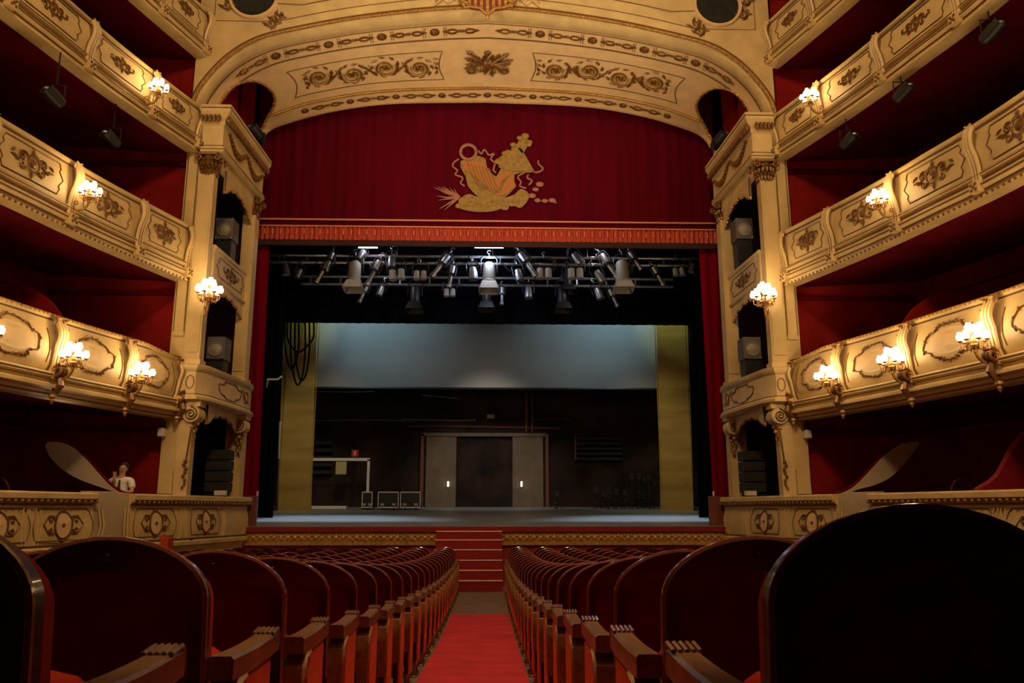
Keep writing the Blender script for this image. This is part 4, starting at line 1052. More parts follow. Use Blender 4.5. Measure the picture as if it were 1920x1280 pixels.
b.build('palm_leaves', M['emb_thread'], em, True)
for k in range(7): thread([(600 + k * 34, 395 + k * 8), (640 + k * 36, 500 + k * 12), (720 + k * 30, 640 + k * 6)], .012, 'stitching', M['emb_gold'], .05)
for k in range(5): thread([(1030 - k * 22, 490 + k * 14), (960 - k * 18, 560 + k * 22), (900 - k * 14, 680)], .012, 'stitching', M['emb_gold'], .05)
b = MB()
for a_, c_, r_ in ((905, 375, .14), (935, 345, .11), (960, 300, .12), (985, 285, .10), (1005, 330, .10), (1035, 215, .10), (1100, 150, .10), (1190, 190, .10), (1150, 130, .12), (1185, 215, .09), (925, 420, .10), (1080, 350, .14), (1075, 400, .1), (1150, 400, .1)): b.blob(px(a_, c_) - Vector((0, .03, 0)), r_, .03, r_ * .8, 8, 5)
b.build('curled_leaves', M['emb_gold'], em, True)
for pts in ([(515, 350), (470, 380), (455, 420), (500, 460), (480, 500), (550, 530), (530, 580), (570, 610)], [(700, 270), (730, 300), (760, 260), (800, 310), (850, 300), (820, 350), (860, 385), (850, 430), (845, 460), (870, 480)],
            [(1145, 480), (1080, 520), (1110, 570), (1100, 610), (1160, 630)], [(1180, 500), (1170, 530), (1215, 560), (1185, 600)], [(1275, 365), (1280, 400), (1320, 440), (1290, 470), (1235, 480)]):
    thread(pts, .030, 'ribbon', M['emb_thread'])
b = MB()
for a_, c_, r_ in ((1250, 640, .10), (1290, 590, .12), (1215, 700, .12), (1270, 745, .10), (1340, 750, .10), (1410, 745, .11), (1440, 765, .05)): b.blob(px(a_, c_) - Vector((0, .0, 0)), r_, .03, r_ * .7)
b.build('berries', M['emb_thread'], em, True)
# crimson side curtains (tormentors)
for side in (-1, 1):
    x0, x1 = (at(445, 900, 22.5).x, at(484, 900, 22.5).x) if side < 0 else (at(1337, 900, 22.5).x, at(1375, 900, 22.5).x)
    xt = (at(503, 470, 22.5).x - at(484, 900, 22.5).x) if side < 0 else (at(1312, 470, 22.5).x - at(1337, 900, 22.5).x)
    b = drape(x0, x1, .34 if 1 else 0, 8.2, 22.55, .03, .22, 60)
    sc_ = thing('side_curtain', ((x0 + x1) / 2, 22.5, .34), 'narrow crimson curtain hanging at the %s edge of the stage opening' % SIDE[side], 'curtain')
    b.v = [((x1 if side < 0 else x0) + (x - (x1 if side < 0 else x0)) * lerp(1, 1.7, (z - .34) / 7.9) + xt * (z - .34) / 7.3, y, z) for x, y, z in b.v]
    b.build('cloth', M['sidecurtain'], sc_, True, 80)
    e = x1 if side < 0 else x0
    MB().box(e - .02, e + .02, 22.5, 22.56, -.4, .5).build('edge_trim', M['nosing'], sc_)
    wl_ = MB(); wl_.box(*sorted((side * 6.7, side * 11)), 22.2, 22.3, -2, 9.8); struct(wl_.build('trim_%d' % (11 if side < 0 else 12), M['dark']))

# ------------------------------------------------------------------ stage house
def quadbox(px0, py0, px1, py1, Y, th=.05):
    a = at(px0, py1, Y); c = at(px1, py0, Y); return a.x, c.x, Y, Y + th, a.z, c.z
struct(MB().box(-11, 11, 34.0, 34.2, -1, 14).build('wall_back', M['brick']))
for side in (-1, 1): struct(MB().box(*sorted((side * 10.8, side * 11)), 22.3, 34, -1, 14).build('trim_%d' % (13 if side < 0 else 14), M['black']))
struct(MB().box(-11, 11, 22.4, 34.2, 14, 14.2).build('trim_15', M['black']))
x0, x1, y0, y1, z0, z1 = quadbox(470, 610, 1350, 607, 26.5)
bd = drape(-8.2, 8.2, at(910, 607, 26.5).z, 14.02, 26.5, .03, .35); tag(bd.build('black_border', M['black'], None, True, 80), 'black masking border hanging behind the stage lights', 'curtain')
for nm, pxa, pxb, Y, lab in (('masking_drape', 488, 521, 25.6, 'narrow black masking leg at the left of the stage'), ('masking_drape', 1303, 1330, 25.6, 'narrow black masking leg at the right of the stage')):
    a, c = at(pxa, 800, Y).x, at(pxb, 800, Y).x
    b = drape(a - (1.5 if a < 0 else 0), c + (1.5 if a > 0 else 0), stage_z(Y) + .02, 9, Y, .03, .25); tag(b.build(nm, M['black'], None, True, 80), lab, 'curtain')
for pts, lab in (([(583, 957), (520, 957), (530, 607), (592, 607)], 'ochre wing flat standing at the left of the stage'), ([(1239, 955), (1301, 955), (1290, 607), (1233, 607)], 'ochre wing flat standing at the right of the stage')):
    Y = 30.6; P = [at(a, c, Y) for a, c in pts]; o = thing('wing_flat', (sum(p.x for p in P) / 4, Y, P[0].z), lab, 'scenery flat')
    xs = sorted(p.x for p in P[:2]); xt = sorted(p.x for p in P[2:])
    zb_, zt2 = stage_z(Y), P[2].z + 1.2
    b = MB(); mid_ = lerp(xs[0], xs[1], .42)
    v = [(xs[0], Y, zb_), (xs[1], Y, zb_), (xt[1], Y, zt2), (xt[0], Y, zt2)]; v += [(x, y + .08, z) for x, y, z in v]
    b.add(v, [(0, 1, 2, 3), (7, 6, 5, 4), (0, 4, 5, 1), (1, 5, 6, 2), (2, 6, 7, 3), (3, 7, 4, 0)]); b.build('painted_cloth', M['ochre'], o)
    b = MB(); e = xs[0] + .12 if xs[0] < 0 else xs[1] - .12
    b.box(xs[0] + .02, xs[0] + .05, Y - .03, Y, zb_, zt2 - .5); b.box(xs[1] - .05, xs[1] - .02, Y - .03, Y, zb_, zt2 - .5); b.build('edge_batten', M['ochre'], o)
    l = lamp('flat_wash_light', (P[0].x * .80, 27.6, 9.5), 420, (.80, 1, .60), 'SPOT', .2, aim((P[0].x * .80, 27.6, 9.5), (P[0].x * 1.06, 30.6, 7.6)), R(40), 1.0)
    l = lamp('flat_low_light', (P[0].x * .6, 27.2, 7.5), 420, (1, .88, .55), 'SPOT', .3, aim((P[0].x * .6, 27.2, 7.5), (P[0].x * 1.03, 30.6, 2.0)), R(60), 1.0)
x0, x1, y0, y1, z0, z1 = quadbox(589, 600, 1235, 726, 31.3)
sn = thing('projection_screen', (0, 31.3, z0), 'pale grey cloth screen hanging half raised at the back of the stage', 'screen')
MB().box(x0, x1, 31.3, 31.33, z0, z1 + 3).build('screen_cloth', M['screen'], sn)
MB().tube([(x0, 31.3, z0 - .02), (x1, 31.3, z0 - .02)], .05, 8).build('bottom_pipe', M['metal'], sn, True)
for x in (x0 + .5, x1 - .5): MB().tube([(x, 31.31, z1 + 2.9), (x, 31.31, 14.05)], .02, 5).build('suspension_cable', M['metal'], sn)
# doors at the back wall
dr = thing('scene_door', (0, 33.9, 0), 'large double scene door with grey side leaves in the stage back wall', 'door')
for a, c, nm, mt in ((797, 856, 'door_leaf', 'greydoor'), (961, 1018, 'door_leaf', 'greydoor')):
    x0, x1, _, _, z0, z1 = quadbox(a, 818, c, 949, 33.9); z0 = stage_z(33.9)
    o = MB().box(x0, x1, 33.86, 33.98, z0, z1).build(nm, M[mt], dr)
x0, x1, _, _, z0, z1 = quadbox(857, 826, 960, 949, 33.9); MB().box(x0, x1, 33.92, 33.99, stage_z(33.9), z1).build('centre_shutter', M['brick'], dr)
x0, x1, _, _, z0, z1 = quadbox(790, 818, 1024, 811, 33.8); MB().box(x0, x1, 33.80, 33.9, z0, z1).build('lintel_rail', M['greydoor'], dr)
for a in (791, 1026):
    p = at(a, 880, 33.8); q = at(a, 813, 33.8); MB().box(p.x - .07, p.x + .07, 33.8, 33.92, stage_z(33.8), q.z).build('door_post', M['pipe'], dr)
for a, nm in ((840, 'left'), (978, 'right')):
    p = at(a, 907, 33.7); o = thing('door_lamp', (p.x, 33.75, p.z), 'small bright lamp on the %s grey leaf of the scene door' % nm, 'lamp')
    MB().bbox(p.x - .04, p.x + .04, 33.75, 33.86, p.z - .11, p.z + .11, .01).build('lamp_face', M['smallglow'], o); MB().box(p.x - .06, p.x + .06, 33.82, 33.86, p.z - .14, p.z + .14).build('lamp_back', M['metal'], o)
for a, r_, lab in ((987, .07, 'thicker'), (998, .045, 'thinner')):
    p, q = at(a, 735, 33.92), at(a, 810, 33.92); tag(MB().tube([tuple(q), tuple(p)], r_, 8).build('vertical_pipe', M['pipe'], None, True), '%s of the two brown vertical pipes over the scene door' % lab, 'pipe')
def pipe(pts, r, name, lab, m='pipe', Y=33.95, sm=True):
    P = [at(a, c, Y) for a, c in pts]; return tag(MB().tube(smoothline(P, 4) if sm and len(P) > 2 else P, r, 6).build(name, M[m], None, True), lab, 'pipe')
pipe([(590, 788), (700, 787), (760, 788)], .025, 'conduit', 'thin pale conduit across the left of the stage back wall', 'silver')
pipe([(757, 786), (880, 788), (890, 784)], .03, 'conduit', 'pale conduit above the left leaf of the scene door', 'silver')
pipe([(590, 733), (650, 734), (702, 733)], .04, 'conduit', 'pale bar just under the left end of the grey screen', 'silver')
pipe([(790, 740), (830, 744), (862, 747)], .025, 'cable', 'sagging pale cable under the grey screen', 'silver')
pipe([(1000, 787), (1060, 785), (1072, 792)], .025, 'conduit', 'thin brown conduit right of the vertical pipes', 'pipe')
pipe([(1072, 812), (1080, 790), (1095, 762)], .02, 'rope', 'slanting rope right of the vertical pipes', 'pipe')
pipe([(765, 798), (900, 800), (1050, 803)], .05, 'cable_tray', 'long brown cable tray above the scene door', 'pipe')
for sx, (a, c, y0_, y1_), lab in ((-1, (587, 625, 820, 888), 'left'), (1, (1080, 1165, 815, 862), 'right')):
    x0, x1, _, _, z0, z1 = quadbox(a, y0_, c, y1_, 33.8); o = thing('louvred_rack', (x0, 33.8, z0), 'dark louvred rack on the back wall at the %s of the stage' % lab, 'rack')
    n = 5
    for k in range(n): MB().box(x0, x1, 33.7, 33.9, lerp(z0, z1, k / n), lerp(z0, z1, (k + .45) / n)).build('slat', M['trousers'], o)
    MB().box(x0 - .05, x0, 33.7, 33.98, z0, z1).build('rack_frame', M['pipe'], o)
def card(a, c, d, e, Y, name, lab, cat, m, th=.04):
    x0, x1, _, _, z0, z1 = quadbox(a, c, d, e, Y); o = thing(name, ((x0 + x1) / 2, Y, z0), lab, cat); MB().box(x0, x1, Y, Y + th, z0, z1).build('plate', M[m], o); return o, (x0, x1, z0, z1)
o, q = card(659, 843, 672, 856, 33.2, 'fire_sign', 'small red and white sign on a post behind the white frame', 'sign', 'signred')
MB().box(lerp(q[0], q[1], .35), lerp(q[0], q[1], .65), 33.17, 33.2, lerp(q[2], q[3], .2), lerp(q[2], q[3], .8)).build('sign_symbol', M['white'], o)
MB().box(lerp(q[0], q[1], .45), lerp(q[0], q[1], .55), 33.22, 33.3, stage_z(33.2), q[3]).build('sign_post', M['metal'], o)
o, q = card(913, 777, 927, 784, 33.9, 'wall_plate', 'small pale plate on the wall over the scene door', 'sign', 'signyel')
# white goal-like frame, left
wf = thing('white_metal_frame', at(640, 940, 32), 'white metal frame with one post standing at the back left of the stage', 'frame')
a, c, d = at(583, 861, 32), at(694, 861, 32), at(694, 861, 32); zf = stage_z(32)
MB().box(a.x - .6, c.x, 31.95, 32.05, a.z - .055, a.z + .055).build('top_bar', M['white'], wf); MB().box(c.x - .10, c.x + .0, 31.95, 32.05, zf, c.z).build('post', M['white'], wf)
MB().box(a.x - .6, at(650, 940, 32).x, 31.9, 32.1, zf + .01, zf + .12).build('bottom_bar', M['white'], wf)
sg, q = card(629, 865, 650, 889, 31.9, 'hanging_card', 'yellowish card hanging from the white frame', 'sign', 'signyel', .02)
# flight cases
for i, (a, c, t_, lab) in enumerate(((678, 699, 922, 'small open flight case behind the white post'), (708, 748, 922, 'black flight case with pale edges, left one of the pair'), (750, 789, 922, 'black flight case with pale edges, right one of the pair'))):
    Y = 31.4; x0, x1, _, _, z0, z1 = quadbox(a, t_, c, 947, Y); z0 = stage_z(Y) + .08
    o = thing('flight_case', ((x0 + x1) / 2, Y, z0 - .08), lab, 'case'); MB().bbox(x0, x1, Y, Y + .6, z0, z1, .01).build('case_body', M['metal'], o)
    b = MB(); e = .03
    for xa, xb, za, zb3 in ((x0, x1, z1 - e, z1 + .01), (x0, x1, z0 - .01, z0 + e), (x0, x0 + e, z0, z1), (x1 - e, x1, z0, z1)): b.box(xa, xb, Y - .02, Y + .01, za, zb3)
    b.build('edge_trim', M['white'], o)
    for f_ in (.22, .78): xx = lerp(x0, x1, f_); MB().box(xx - .07, xx + .07, Y - .03, Y, z0 + .08, z0 + .16).build('latch', M['pale'], o); MB().tube([(xx - .02, Y + .1, z0 - .04), (xx + .02, Y + .1, z0 - .04)], .04, 10).build('castor', M['metal'], o)
# clutter of stands at the right back
rnd = random.Random(4)
xs_cl = [1045, 1118, 1132, 1142, 1156, 1172, 1186, 1199, 1208, 1218, 1226]
for i, a in enumerate(xs_cl):
    Y = 31.8 + .3 * (i % 3); p = at(a, 940, Y); hh = (.55 + .25 * rnd.random()) if i < 6 else (.9 + .6 * rnd.random()); zf = stage_z(Y)
    o = thing('equipment_stand', (p.x, Y, zf), 'dark equipment stand at the back right of the stage, %s from the left' % ORD[i + 1], 'stand', 'dark stands at the back right of the stage')
    MB().tube([(p.x, Y, zf), (p.x, Y, zf + hh)], .02, 6).build('pole', M['metal'], o)
    for k in range(3): MB().tube([(p.x, Y, zf + .2), (p.x + .2 * cos(k * 2.1), Y + .2 * sin(k * 2.1), zf + .012)], .012, 5).build('leg', M['metal'], o)
    MB().bbox(p.x - .11, p.x + .11, Y - .05, Y + .05, zf + hh - .15, zf + hh + .12, .02).build('head', M['metal'], o)
    b = MB()
    for k in range(3): b.blob((p.x - .1 + .2 * rnd.random(), Y - .055, zf + hh * rnd.random()), .018, .012, .018, 6, 4)
    b.build('chrome_fitting', M['silver'], o)
# cable loops at the left flat
for k, (x0, x1, yb) in enumerate(((534, 560, 690), (545, 572, 720), (553, 580, 712), (538, 588, 660))):
    P = [at(x0, 600, 29.6), at(lerp(x0, x1, .03), lerp(600, yb, .6), 29.6), at(lerp(x0, x1, .4), yb, 29.6), at(lerp(x0, x1, .8), yb - 14, 29.6), at(lerp(x0, x1, 1.0), lerp(600, yb, .5), 29.6), at(x1, 600, 29.6)]
    P = [Vector((P[0].x, 29.6, 13.98))] + smoothline(P, 6) + [Vector((P[-1].x, 29.6, 13.98))]
    tag(MB().tube(P, .035, 6).build('hanging_cable', M['black'], None, True), 'black cable loop hanging at the left wing flat, %s of four' % ('outermost', 'second', 'third', 'widest')[k], 'cable', 'cable loops by the left wing')
o = thing('side_work_lamp', at(521, 711, 24), 'small white lamp on an arm at the left edge of the stage opening', 'lamp')
p = at(521, 711, 24); b = MB(); b.tube([Vector((p.x - .75, 25.55, p.z)), p + Vector((-.3, 0, .0)), p, p + Vector((.12, 0, .1))], .03, 6); b.build('lamp_arm', M['white'], o, True)
o = thing('side_light_tube', at(524, 850, 30.3), 'thin upright light strip beside the left ochre flat', 'lamp'); a, c = at(525, 790, 30.4), at(523, 860, 30.4)
MB().tube([a, c], .035, 6).build('light_strip', M['pale'], o, True); MB().tube([c, (c.x, 30.4, stage_z(30.4))], .02, 6).build('stand_pole', M['metal'], o, True)

# ------------------------------------------------------------------ lighting rig
def truss(pya, pyb, xa, xb, Y, lab, uprights):
    o = thing('lighting_truss', (0, Y, at(910, pyb, Y).z), lab, 'truss')
    A, B_ = at(xa, pya, Y), at(xb, pya, Y); D = at(xa, pyb, Y)
    for z in (A.z, D.z): MB().tube([(A.x, Y, z), (B_.x, Y, z)], .045, 8).build('rail', M['silver'], o, True)
    for k in range(uprights):
        x = lerp(A.x + .3, B_.x - .3, k / (uprights - 1)); MB().box(x - .025, x + .025, Y - .025, Y + .025, D.z, A.z).build('upright', M['silver'], o)
    return A.z, D.z
zA, zD = truss(478, 491, 506, 1312, 24.2, 'front silver truss carrying the brightest row of stage lights', 16)
zA2, zD2 = truss(518, 532, 566, 1262, 25.6, 'rear darker truss below and behind the front row of stage lights', 13)
for x in (-5.9, -2.9, 0.1, 3.1, 5.9): tag(MB().tube([(x, 24.2, zA), (x, 24.2, 13.9)], .012, 5).build('truss_cable', M['metal']), 'steel cable holding the front lighting truss at %s' % {-5.9: 'its left end', -2.9: 'its left quarter', .1: 'its middle', 3.1: 'its right quarter', 5.9: 'its right end'}[x], 'cable')
def make_light(kind):
    dark_ = kind == 'shaded'; pm = M['metal'] if dark_ else M['pale']  # rear fresnels get black metal so they look shaded
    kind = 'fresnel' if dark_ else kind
    o = thing('stage_light', (0, 0, 0), 'x', 'stage light', 'stage lights hanging from the trusses')   # origin at the pivot; hangs on its yoke
    if kind == 'fresnel':
        MB().lathe([(.10, .30), (.15, .26), (.17, .18), (.17, -.22), (.19, -.24), (.19, -.28), (.15, -.28)], n=16).build('lamp_body', pm, o, True, 30)
        for k in range(4):
            ca, sa = cos(k * pi / 2), sin(k * pi / 2); v = []
            for d in (0, .012):
                for (u, w_, z) in ((-.17, .17 + d, -.28), (.17, .17 + d, -.28), (.24, .26 + d, -.52), (-.24, .26 + d, -.52)): v.append((u * ca - w_ * sa, u * sa + w_ * ca, z))
            MB().add(v, [(0, 1, 2, 3), (7, 6, 5, 4), (0, 4, 5, 1), (1, 5, 6, 2), (2, 6, 7, 3), (3, 7, 4, 0)]).build('barn_door', pm, o)
        R_, top = .22, .48
    elif kind == 'profile':
        MB().lathe([(.06, .36), (.10, .32), (.10, .05), (.07, .0), (.07, -.35), (.095, -.37), (.095, -.48), (.08, -.48)], n=14).build('lamp_body', M['silver'], o, True, 30)
        MB().box(-.12, .12, -.12, .12, -.02, .04).build('shutter_block', M['metal'], o); R_, top = .15, .42
    elif kind == 'twin':
        for e in (-.12, .12): MB().lathe([(.05, .14), (.10, .10), (.105, -.16), (.115, -.18), (.09, -.18)], (e, 0, -.05), 14).build('lamp_can', M['pale'], o, True, 30)
        MB().box(-.22, .22, -.04, .04, .06, .12).build('cross_bar', M['metal'], o); R_, top = .27, .40
    else:
        MB().lathe([(.05, .22), (.11, .18), (.14, .0), (.14, -.20), (.155, -.22), (.13, -.22)], n=14).build('lamp_body', M['silver'], o, True, 30)
        MB().lathe([(.125, -.16), (.06, -.18), (.001, -.17)], n=14).build('lens', M['pale'], o, True); R_, top = .19, .40
    b = MB(); b.tube([(-R_, 0, -.02), (-R_, 0, top * .8), (-R_ * .7, 0, top), (R_ * .7, 0, top), (R_, 0, top * .8), (R_, 0, -.02)], .016, 6); y_ = b.build('yoke', M['metal'], o, True)
    b = MB(); b.tube([(0, 0, top), (0, 0, top + .10)], .02, 6); b.tube([(.05 * cos(q), 0, top + .14 + .05 * sin(q)) for q in [pi * 1.5 - pi * i / 6 for i in range(9)]], .015, 5); b.build('hook_clamp', M['silver'], y_, True)
    return o
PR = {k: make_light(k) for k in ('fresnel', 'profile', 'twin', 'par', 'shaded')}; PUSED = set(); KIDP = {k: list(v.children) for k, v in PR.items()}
LIGHTS = [  # px x, px y of pivot, Y, kind, tilt, scale, label
 (536, 505, 24.2, 'par', .2, .8), (560, 512, 24.2, 'par', -.3, .75), (606, 507, 24.2, 'profile', -.45, .95), (618, 488, 24.2, 'profile', -.25, .8), (665, 510, 24.1, 'fresnel', .0, 1.15), (671, 487, 24.2, 'profile', -.45, 1.1),
 (702, 508, 24.2, 'profile', -.4, 1.1), (744, 510, 24.2, 'twin', .1, 1.1), (734, 490, 24.2, 'par', .0, .9), (788, 512, 24.2, 'twin', .0, .9), (828, 495, 24.2, 'profile', -.6, 1.1), (846, 515, 24.2, 'profile', -.15, .9),
 (887, 512, 24.2, 'par', .1, 1.0), (917, 512, 24.1, 'fresnel', .0, 1.15), (988, 492, 24.2, 'profile', .55, 1.15), (973, 515, 24.2, 'par', .2, .9), (1020, 508, 24.2, 'twin', .0, 1.1), (1079, 508, 24.2, 'twin', 0., 1.1), (1082, 484, 24.2, 'par', .6, 1.0),
 (1140, 495, 24.2, 'profile', .55, 1.15), (1124, 518, 24.2, 'par', .5, 1.0), (1167, 509, 24.1, 'fresnel', .0, 1.2), (1190, 486, 24.2, 'profile', .5, .85), (1183, 502, 24.2, 'par', -.3, .6), (1233, 515, 24.2, 'profile', .45, .85), (1272, 506, 24.2, 'twin', .1, .85), (1298, 502, 24.2, 'par', -.3, .7),
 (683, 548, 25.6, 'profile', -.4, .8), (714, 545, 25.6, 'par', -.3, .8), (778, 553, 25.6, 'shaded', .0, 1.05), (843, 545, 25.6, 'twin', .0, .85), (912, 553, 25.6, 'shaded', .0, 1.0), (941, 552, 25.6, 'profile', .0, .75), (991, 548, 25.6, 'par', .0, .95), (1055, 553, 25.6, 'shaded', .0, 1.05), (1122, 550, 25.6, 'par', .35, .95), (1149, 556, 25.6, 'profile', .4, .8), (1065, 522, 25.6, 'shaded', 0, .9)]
KN = {'shaded': 'shade-darkened barn-door stage light', 'fresnel': 'barn-door stage light', 'profile': 'slim long stage light', 'twin': 'twin-can stage light', 'par': 'short round stage light'}
cnt = {}; order = sorted(range(len(LIGHTS)), key=lambda i: (LIGHTS[i][2] > 25, LIGHTS[i][0]))
for i in order:
    x, y, Y, kd, tl, s_ = LIGHTS[i]; key = (kd, Y > 25); cnt[key] = cnt.get(key, 0) + 1
    o = PR[kd] if kd not in PUSED else copy_tree(PR[kd], KIDP[kd]); PUSED.add(kd)
    p = at(x, y, Y - .12); rail = zD if Y < 25 else zD2
    o.location = p; o.rotation_euler = (-.10, -tl, 0); o.scale = (s_,) * 3
    mats = ''
    o['label'] = '%s %s on the %s truss, %s of its type from left' % ('brightly lit' if abs(x - 917) < 8 and Y < 25 else 'grey', KN[kd], 'rear' if Y > 25 else 'front', ORD[cnt[key]])
    q = Matrix.Translation(p) @ o.rotation_euler.to_matrix().to_4x4() @ Matrix.Scale(s_, 4); hk = q @ Vector((0, 0, .5)); railz = zA if (Y < 25 and hk.z > zD) else rail
    rod = MB().tube([(hk.x, hk.y, hk.z - .05), (hk.x, Y, railz)], .018, 5).build('hanger_rod', M['metal'])
    rod.parent = o; rod.matrix_parent_inverse = q.inverted()
rt_ = zA
p = at(917, 490, 24.0); lamp('bright_lamp_light', (p.x, 23.75, p.z + .1), 60, (.62, .76, 1), size=.06)
for a, e in ((700, 9), (1130, 8), (820, 2.5), (1010, 2.5)):
    p = at(a, 468, 23.9); lamp('rig_small_light', (p.x, 23.8, p.z), e, (.95, .92, 1), size=.05)
for a, lab in ((917, 'middle'), (690, 'left'), (1125, 'right')):
    p = at(a, 464, 23.9); o = thing('strip_light', tuple(p), 'lit strip lamp above the front truss, the %s one' % lab, 'lamp'); w_ = .45 if a == 917 else .3
    MB().tube([p + Vector((-w_, 0, 0)), p + Vector((w_, 0, 0))], .02, 6).build('light_tube', M['coolglow'], o, True); MB().box(p.x - w_, p.x + w_, 23.92, 23.97, p.z + .02, p.z + .06).build('lamp_case', M['metal'], o)
rq = random.Random(9)
for k in range(12):
    xa = lerp(-6.1, 5.6, k / 11) + .2 * rq.random(); w_ = .5 + .5 * rq.random(); dz = .12 + .25 * rq.random()
    P = [(xa, 24.12, zD + .02), (xa + w_ * .3, 24.08, zD - dz), (xa + w_ * .7, 24.08, zD - dz * .8), (xa + w_, 24.12, zD + .02)]
    tag(MB().tube(smoothline(P, 5), .016, 5).build('rig_cable', M['metal'], None, True), 'black cable sagging under the front lighting truss, %s from the left' % ORD[k + 1], 'cable', 'cables sagging under the front truss')
# small spotlights under the upper galleries
for side, a, c, t, Y in ((-1, 103, 183, 3, 14.2), (-1, 210, 262, 3, 16.2), (1, 1590, 265, 3, 16.4), (1, 1692, 175, 3, 14.6), (1, 1858, 62, 3, 12.4)):
    p = at(a, c, Y); o = thing('gallery_spotlight', tuple(p), 'dim black spotlight hanging under the upper %s gallery at %s' % (SIDE[side], {103: 'the end nearer the camera', 210: 'the end nearer the stage', 1590: 'the end nearest the stage', 1692: 'the middle of its row', 1858: 'the end nearest the camera'}[a]), 'spotlight')
    b = MB(); Mx = Euler((pi / 2 - .5, 0, side * .5)).to_matrix().to_4x4(); b.lathe([(.05, -.2), (.11, -.16), (.13, .05), (.13, .2), (.15, .22), (.12, .2)], tuple(p), 14, Mx); b.build('lamp_body', M['metal'], o, True, 30)
    b = MB(); b.blob(p + Mx @ Vector((0, 0, .19)), .08, .08, .05); b.build('lens', M['silver'], o, True)
    b = MB(); zt3 = 8.55 + .02; b.tube([(p.x - .17, p.y, p.z), (p.x - .17, p.y, p.z + .25), (p.x + .17, p.y, p.z + .25), (p.x + .17, p.y, p.z)], .015, 5); b.tube([(p.x, p.y, p.z + .25), (p.x, p.y, max(p.z + .3, 8.62))], .015, 5); b.build('yoke', M['metal'], o, True)

# ------------------------------------------------------------------ person in the left stalls box
pp = at(230, 880, 17.0); PX, PY, PZ = pp.x, 17.6, -.75
pp = at(230, 880, PY); PX = pp.x; hz = pp.z
per = thing('person', (PX, PY, PZ), 'person in white short-sleeved shirt and dark tie looking down in the left stalls box', 'person')
def skin(name, verts, edges, m, parent, sub=2):
    me = bpy.data.meshes.new(name); me.from_pydata([tuple(v[:3]) for v in verts], edges, []); me.materials.append(m)
    o = bpy.data.objects.new(name, me); C.objects.link(o); o.parent = parent
    md = o.modifiers.new('skin', 'SKIN'); md.use_smooth_shade = True
    lay = me.skin_vertices[0].data if me.skin_vertices else None
    if lay is None:
        import bmesh
        bm = bmesh.new(); bm.from_mesh(me); bm.verts.layers.skin.verify(); bm.to_mesh(me); bm.free(); lay = me.skin_vertices[0].data
    for i, v in enumerate(verts): lay[i].radius = (v[3], v[4] if len(v) > 4 else v[3])
    lay[0].use_root = True
    s_ = o.modifiers.new('sub', 'SUBSURF'); s_.levels = sub; s_.render_levels = sub
    return o
h0 = hz - PZ                                              # head centre height above the box floor
V = [(0, 0, .92, .15, .11), (0, 0, 1.10, .14, .10), (0, -.01, 1.30, .16, .11), (0, -.01, h0 - .24, .12, .08), (0.01, -.02, h0 - .14, .055), (.02, -.04, h0 - .04, .075, .085), (.03, -.05, h0 + .05, .078, .09), (.03, -.04, h0 + .10, .05, .06),
     (-.20, 0, 1.36, .06), (-.27, -.05, 1.12, .045), (-.16, -.22, 1.28, .035), (-.06, -.20, 1.44, .028),
     (.20, 0, 1.36, .06), (.27, -.06, 1.12, .045), (.14, -.26, 1.08, .035), (.05, -.30, 1.12, .028),
     (-.09, 0, .85, .09), (-.10, 0, .48, .065), (-.10, .02, .08, .045), (-.10, -.10, .04, .04), (.09, 0, .85, .09), (.10, 0, .48, .065), (.10, .02, .08, .045), (.10, -.10, .04, .04)]
E_ = [(0, 1), (1, 2), (2, 3), (3, 4), (4, 5), (5, 6), (6, 7), (3, 8), (8, 9), (9, 10), (10, 11), (3, 12), (12, 13), (13, 14), (14, 15), (0, 16), (16, 17), (17, 18), (18, 19), (0, 20), (20, 21), (21, 22), (22, 23)]
for hx, hy, hz_, idx_, up_ in ((-.06, -.20, 1.44, 11, 1), (.05, -.30, 1.12, 15, 0)):
    for k in range(4):
        n0 = len(V); a = (k - 1.5) * .018
        V += [(hx + a, hy - .02, hz_ + (.04 if up_ else .01), .010), (hx + a * 1.1, hy - (.03 if up_ else .06), hz_ + (.075 if up_ else -.005), .009), (hx + a, hy - (.015 if up_ else .075), hz_ + (.095 if up_ else -.03), .008)]
        E_ += [(idx_, n0), (n0, n0 + 1), (n0 + 1, n0 + 2)]
    n0 = len(V); V += [(hx + .035, hy, hz_ + .02, .011), (hx + .05, hy - .02, hz_ + .045, .009)]; E_ += [(idx_, n0), (n0, n0 + 1)]
skin('body', V, E_, M['skin'], per)
SV = [(0, 0, .90, .165, .125), (0, 0, 1.10, .16, .12), (0, -.01, 1.30, .18, .13), (0, -.01, h0 - .225, .125, .09), (-.205, 0, 1.36, .082), (-.262, -.035, 1.18, .072), (.205, 0, 1.36, .082), (.262, -.04, 1.18, .072)]
skin('shirt', SV, [(0, 1), (1, 2), (2, 3), (3, 4), (4, 5), (3, 6), (6, 7)], M['shirt'], per)
skin('trousers', [(0, 0, .90, .16, .12), (-.09, 0, .82, .105), (-.10, 0, .46, .08), (-.10, .02, .10, .065), (.09, 0, .82, .105), (.10, 0, .46, .08), (.10, .02, .10, .065)], [(0, 1), (1, 2), (2, 3), (0, 4), (4, 5), (5, 6)], M['trousers'], per, 1)
def loc(*p): return (PX + p[0], PY + p[1], PZ + p[2])
b = MB(); b.blob(loc(.03, .0, h0 + .09), .095, .10, .075, 14, 9); b.blob(loc(.03, .03, h0 + .02), .088, .075, .09, 12, 8); b.build('hair', M['hair'], per, True)
b = MB(); b.blob(loc(.05, -.135, h0 + .0), .014, .02, .022); b.build('nose', M['skin'], per, True)
for e in (-.03, .035): MB().blob(loc(.04 + e, -.118, h0 + .03), .011, .008, .007).build('eye', M['hair'], per, True)
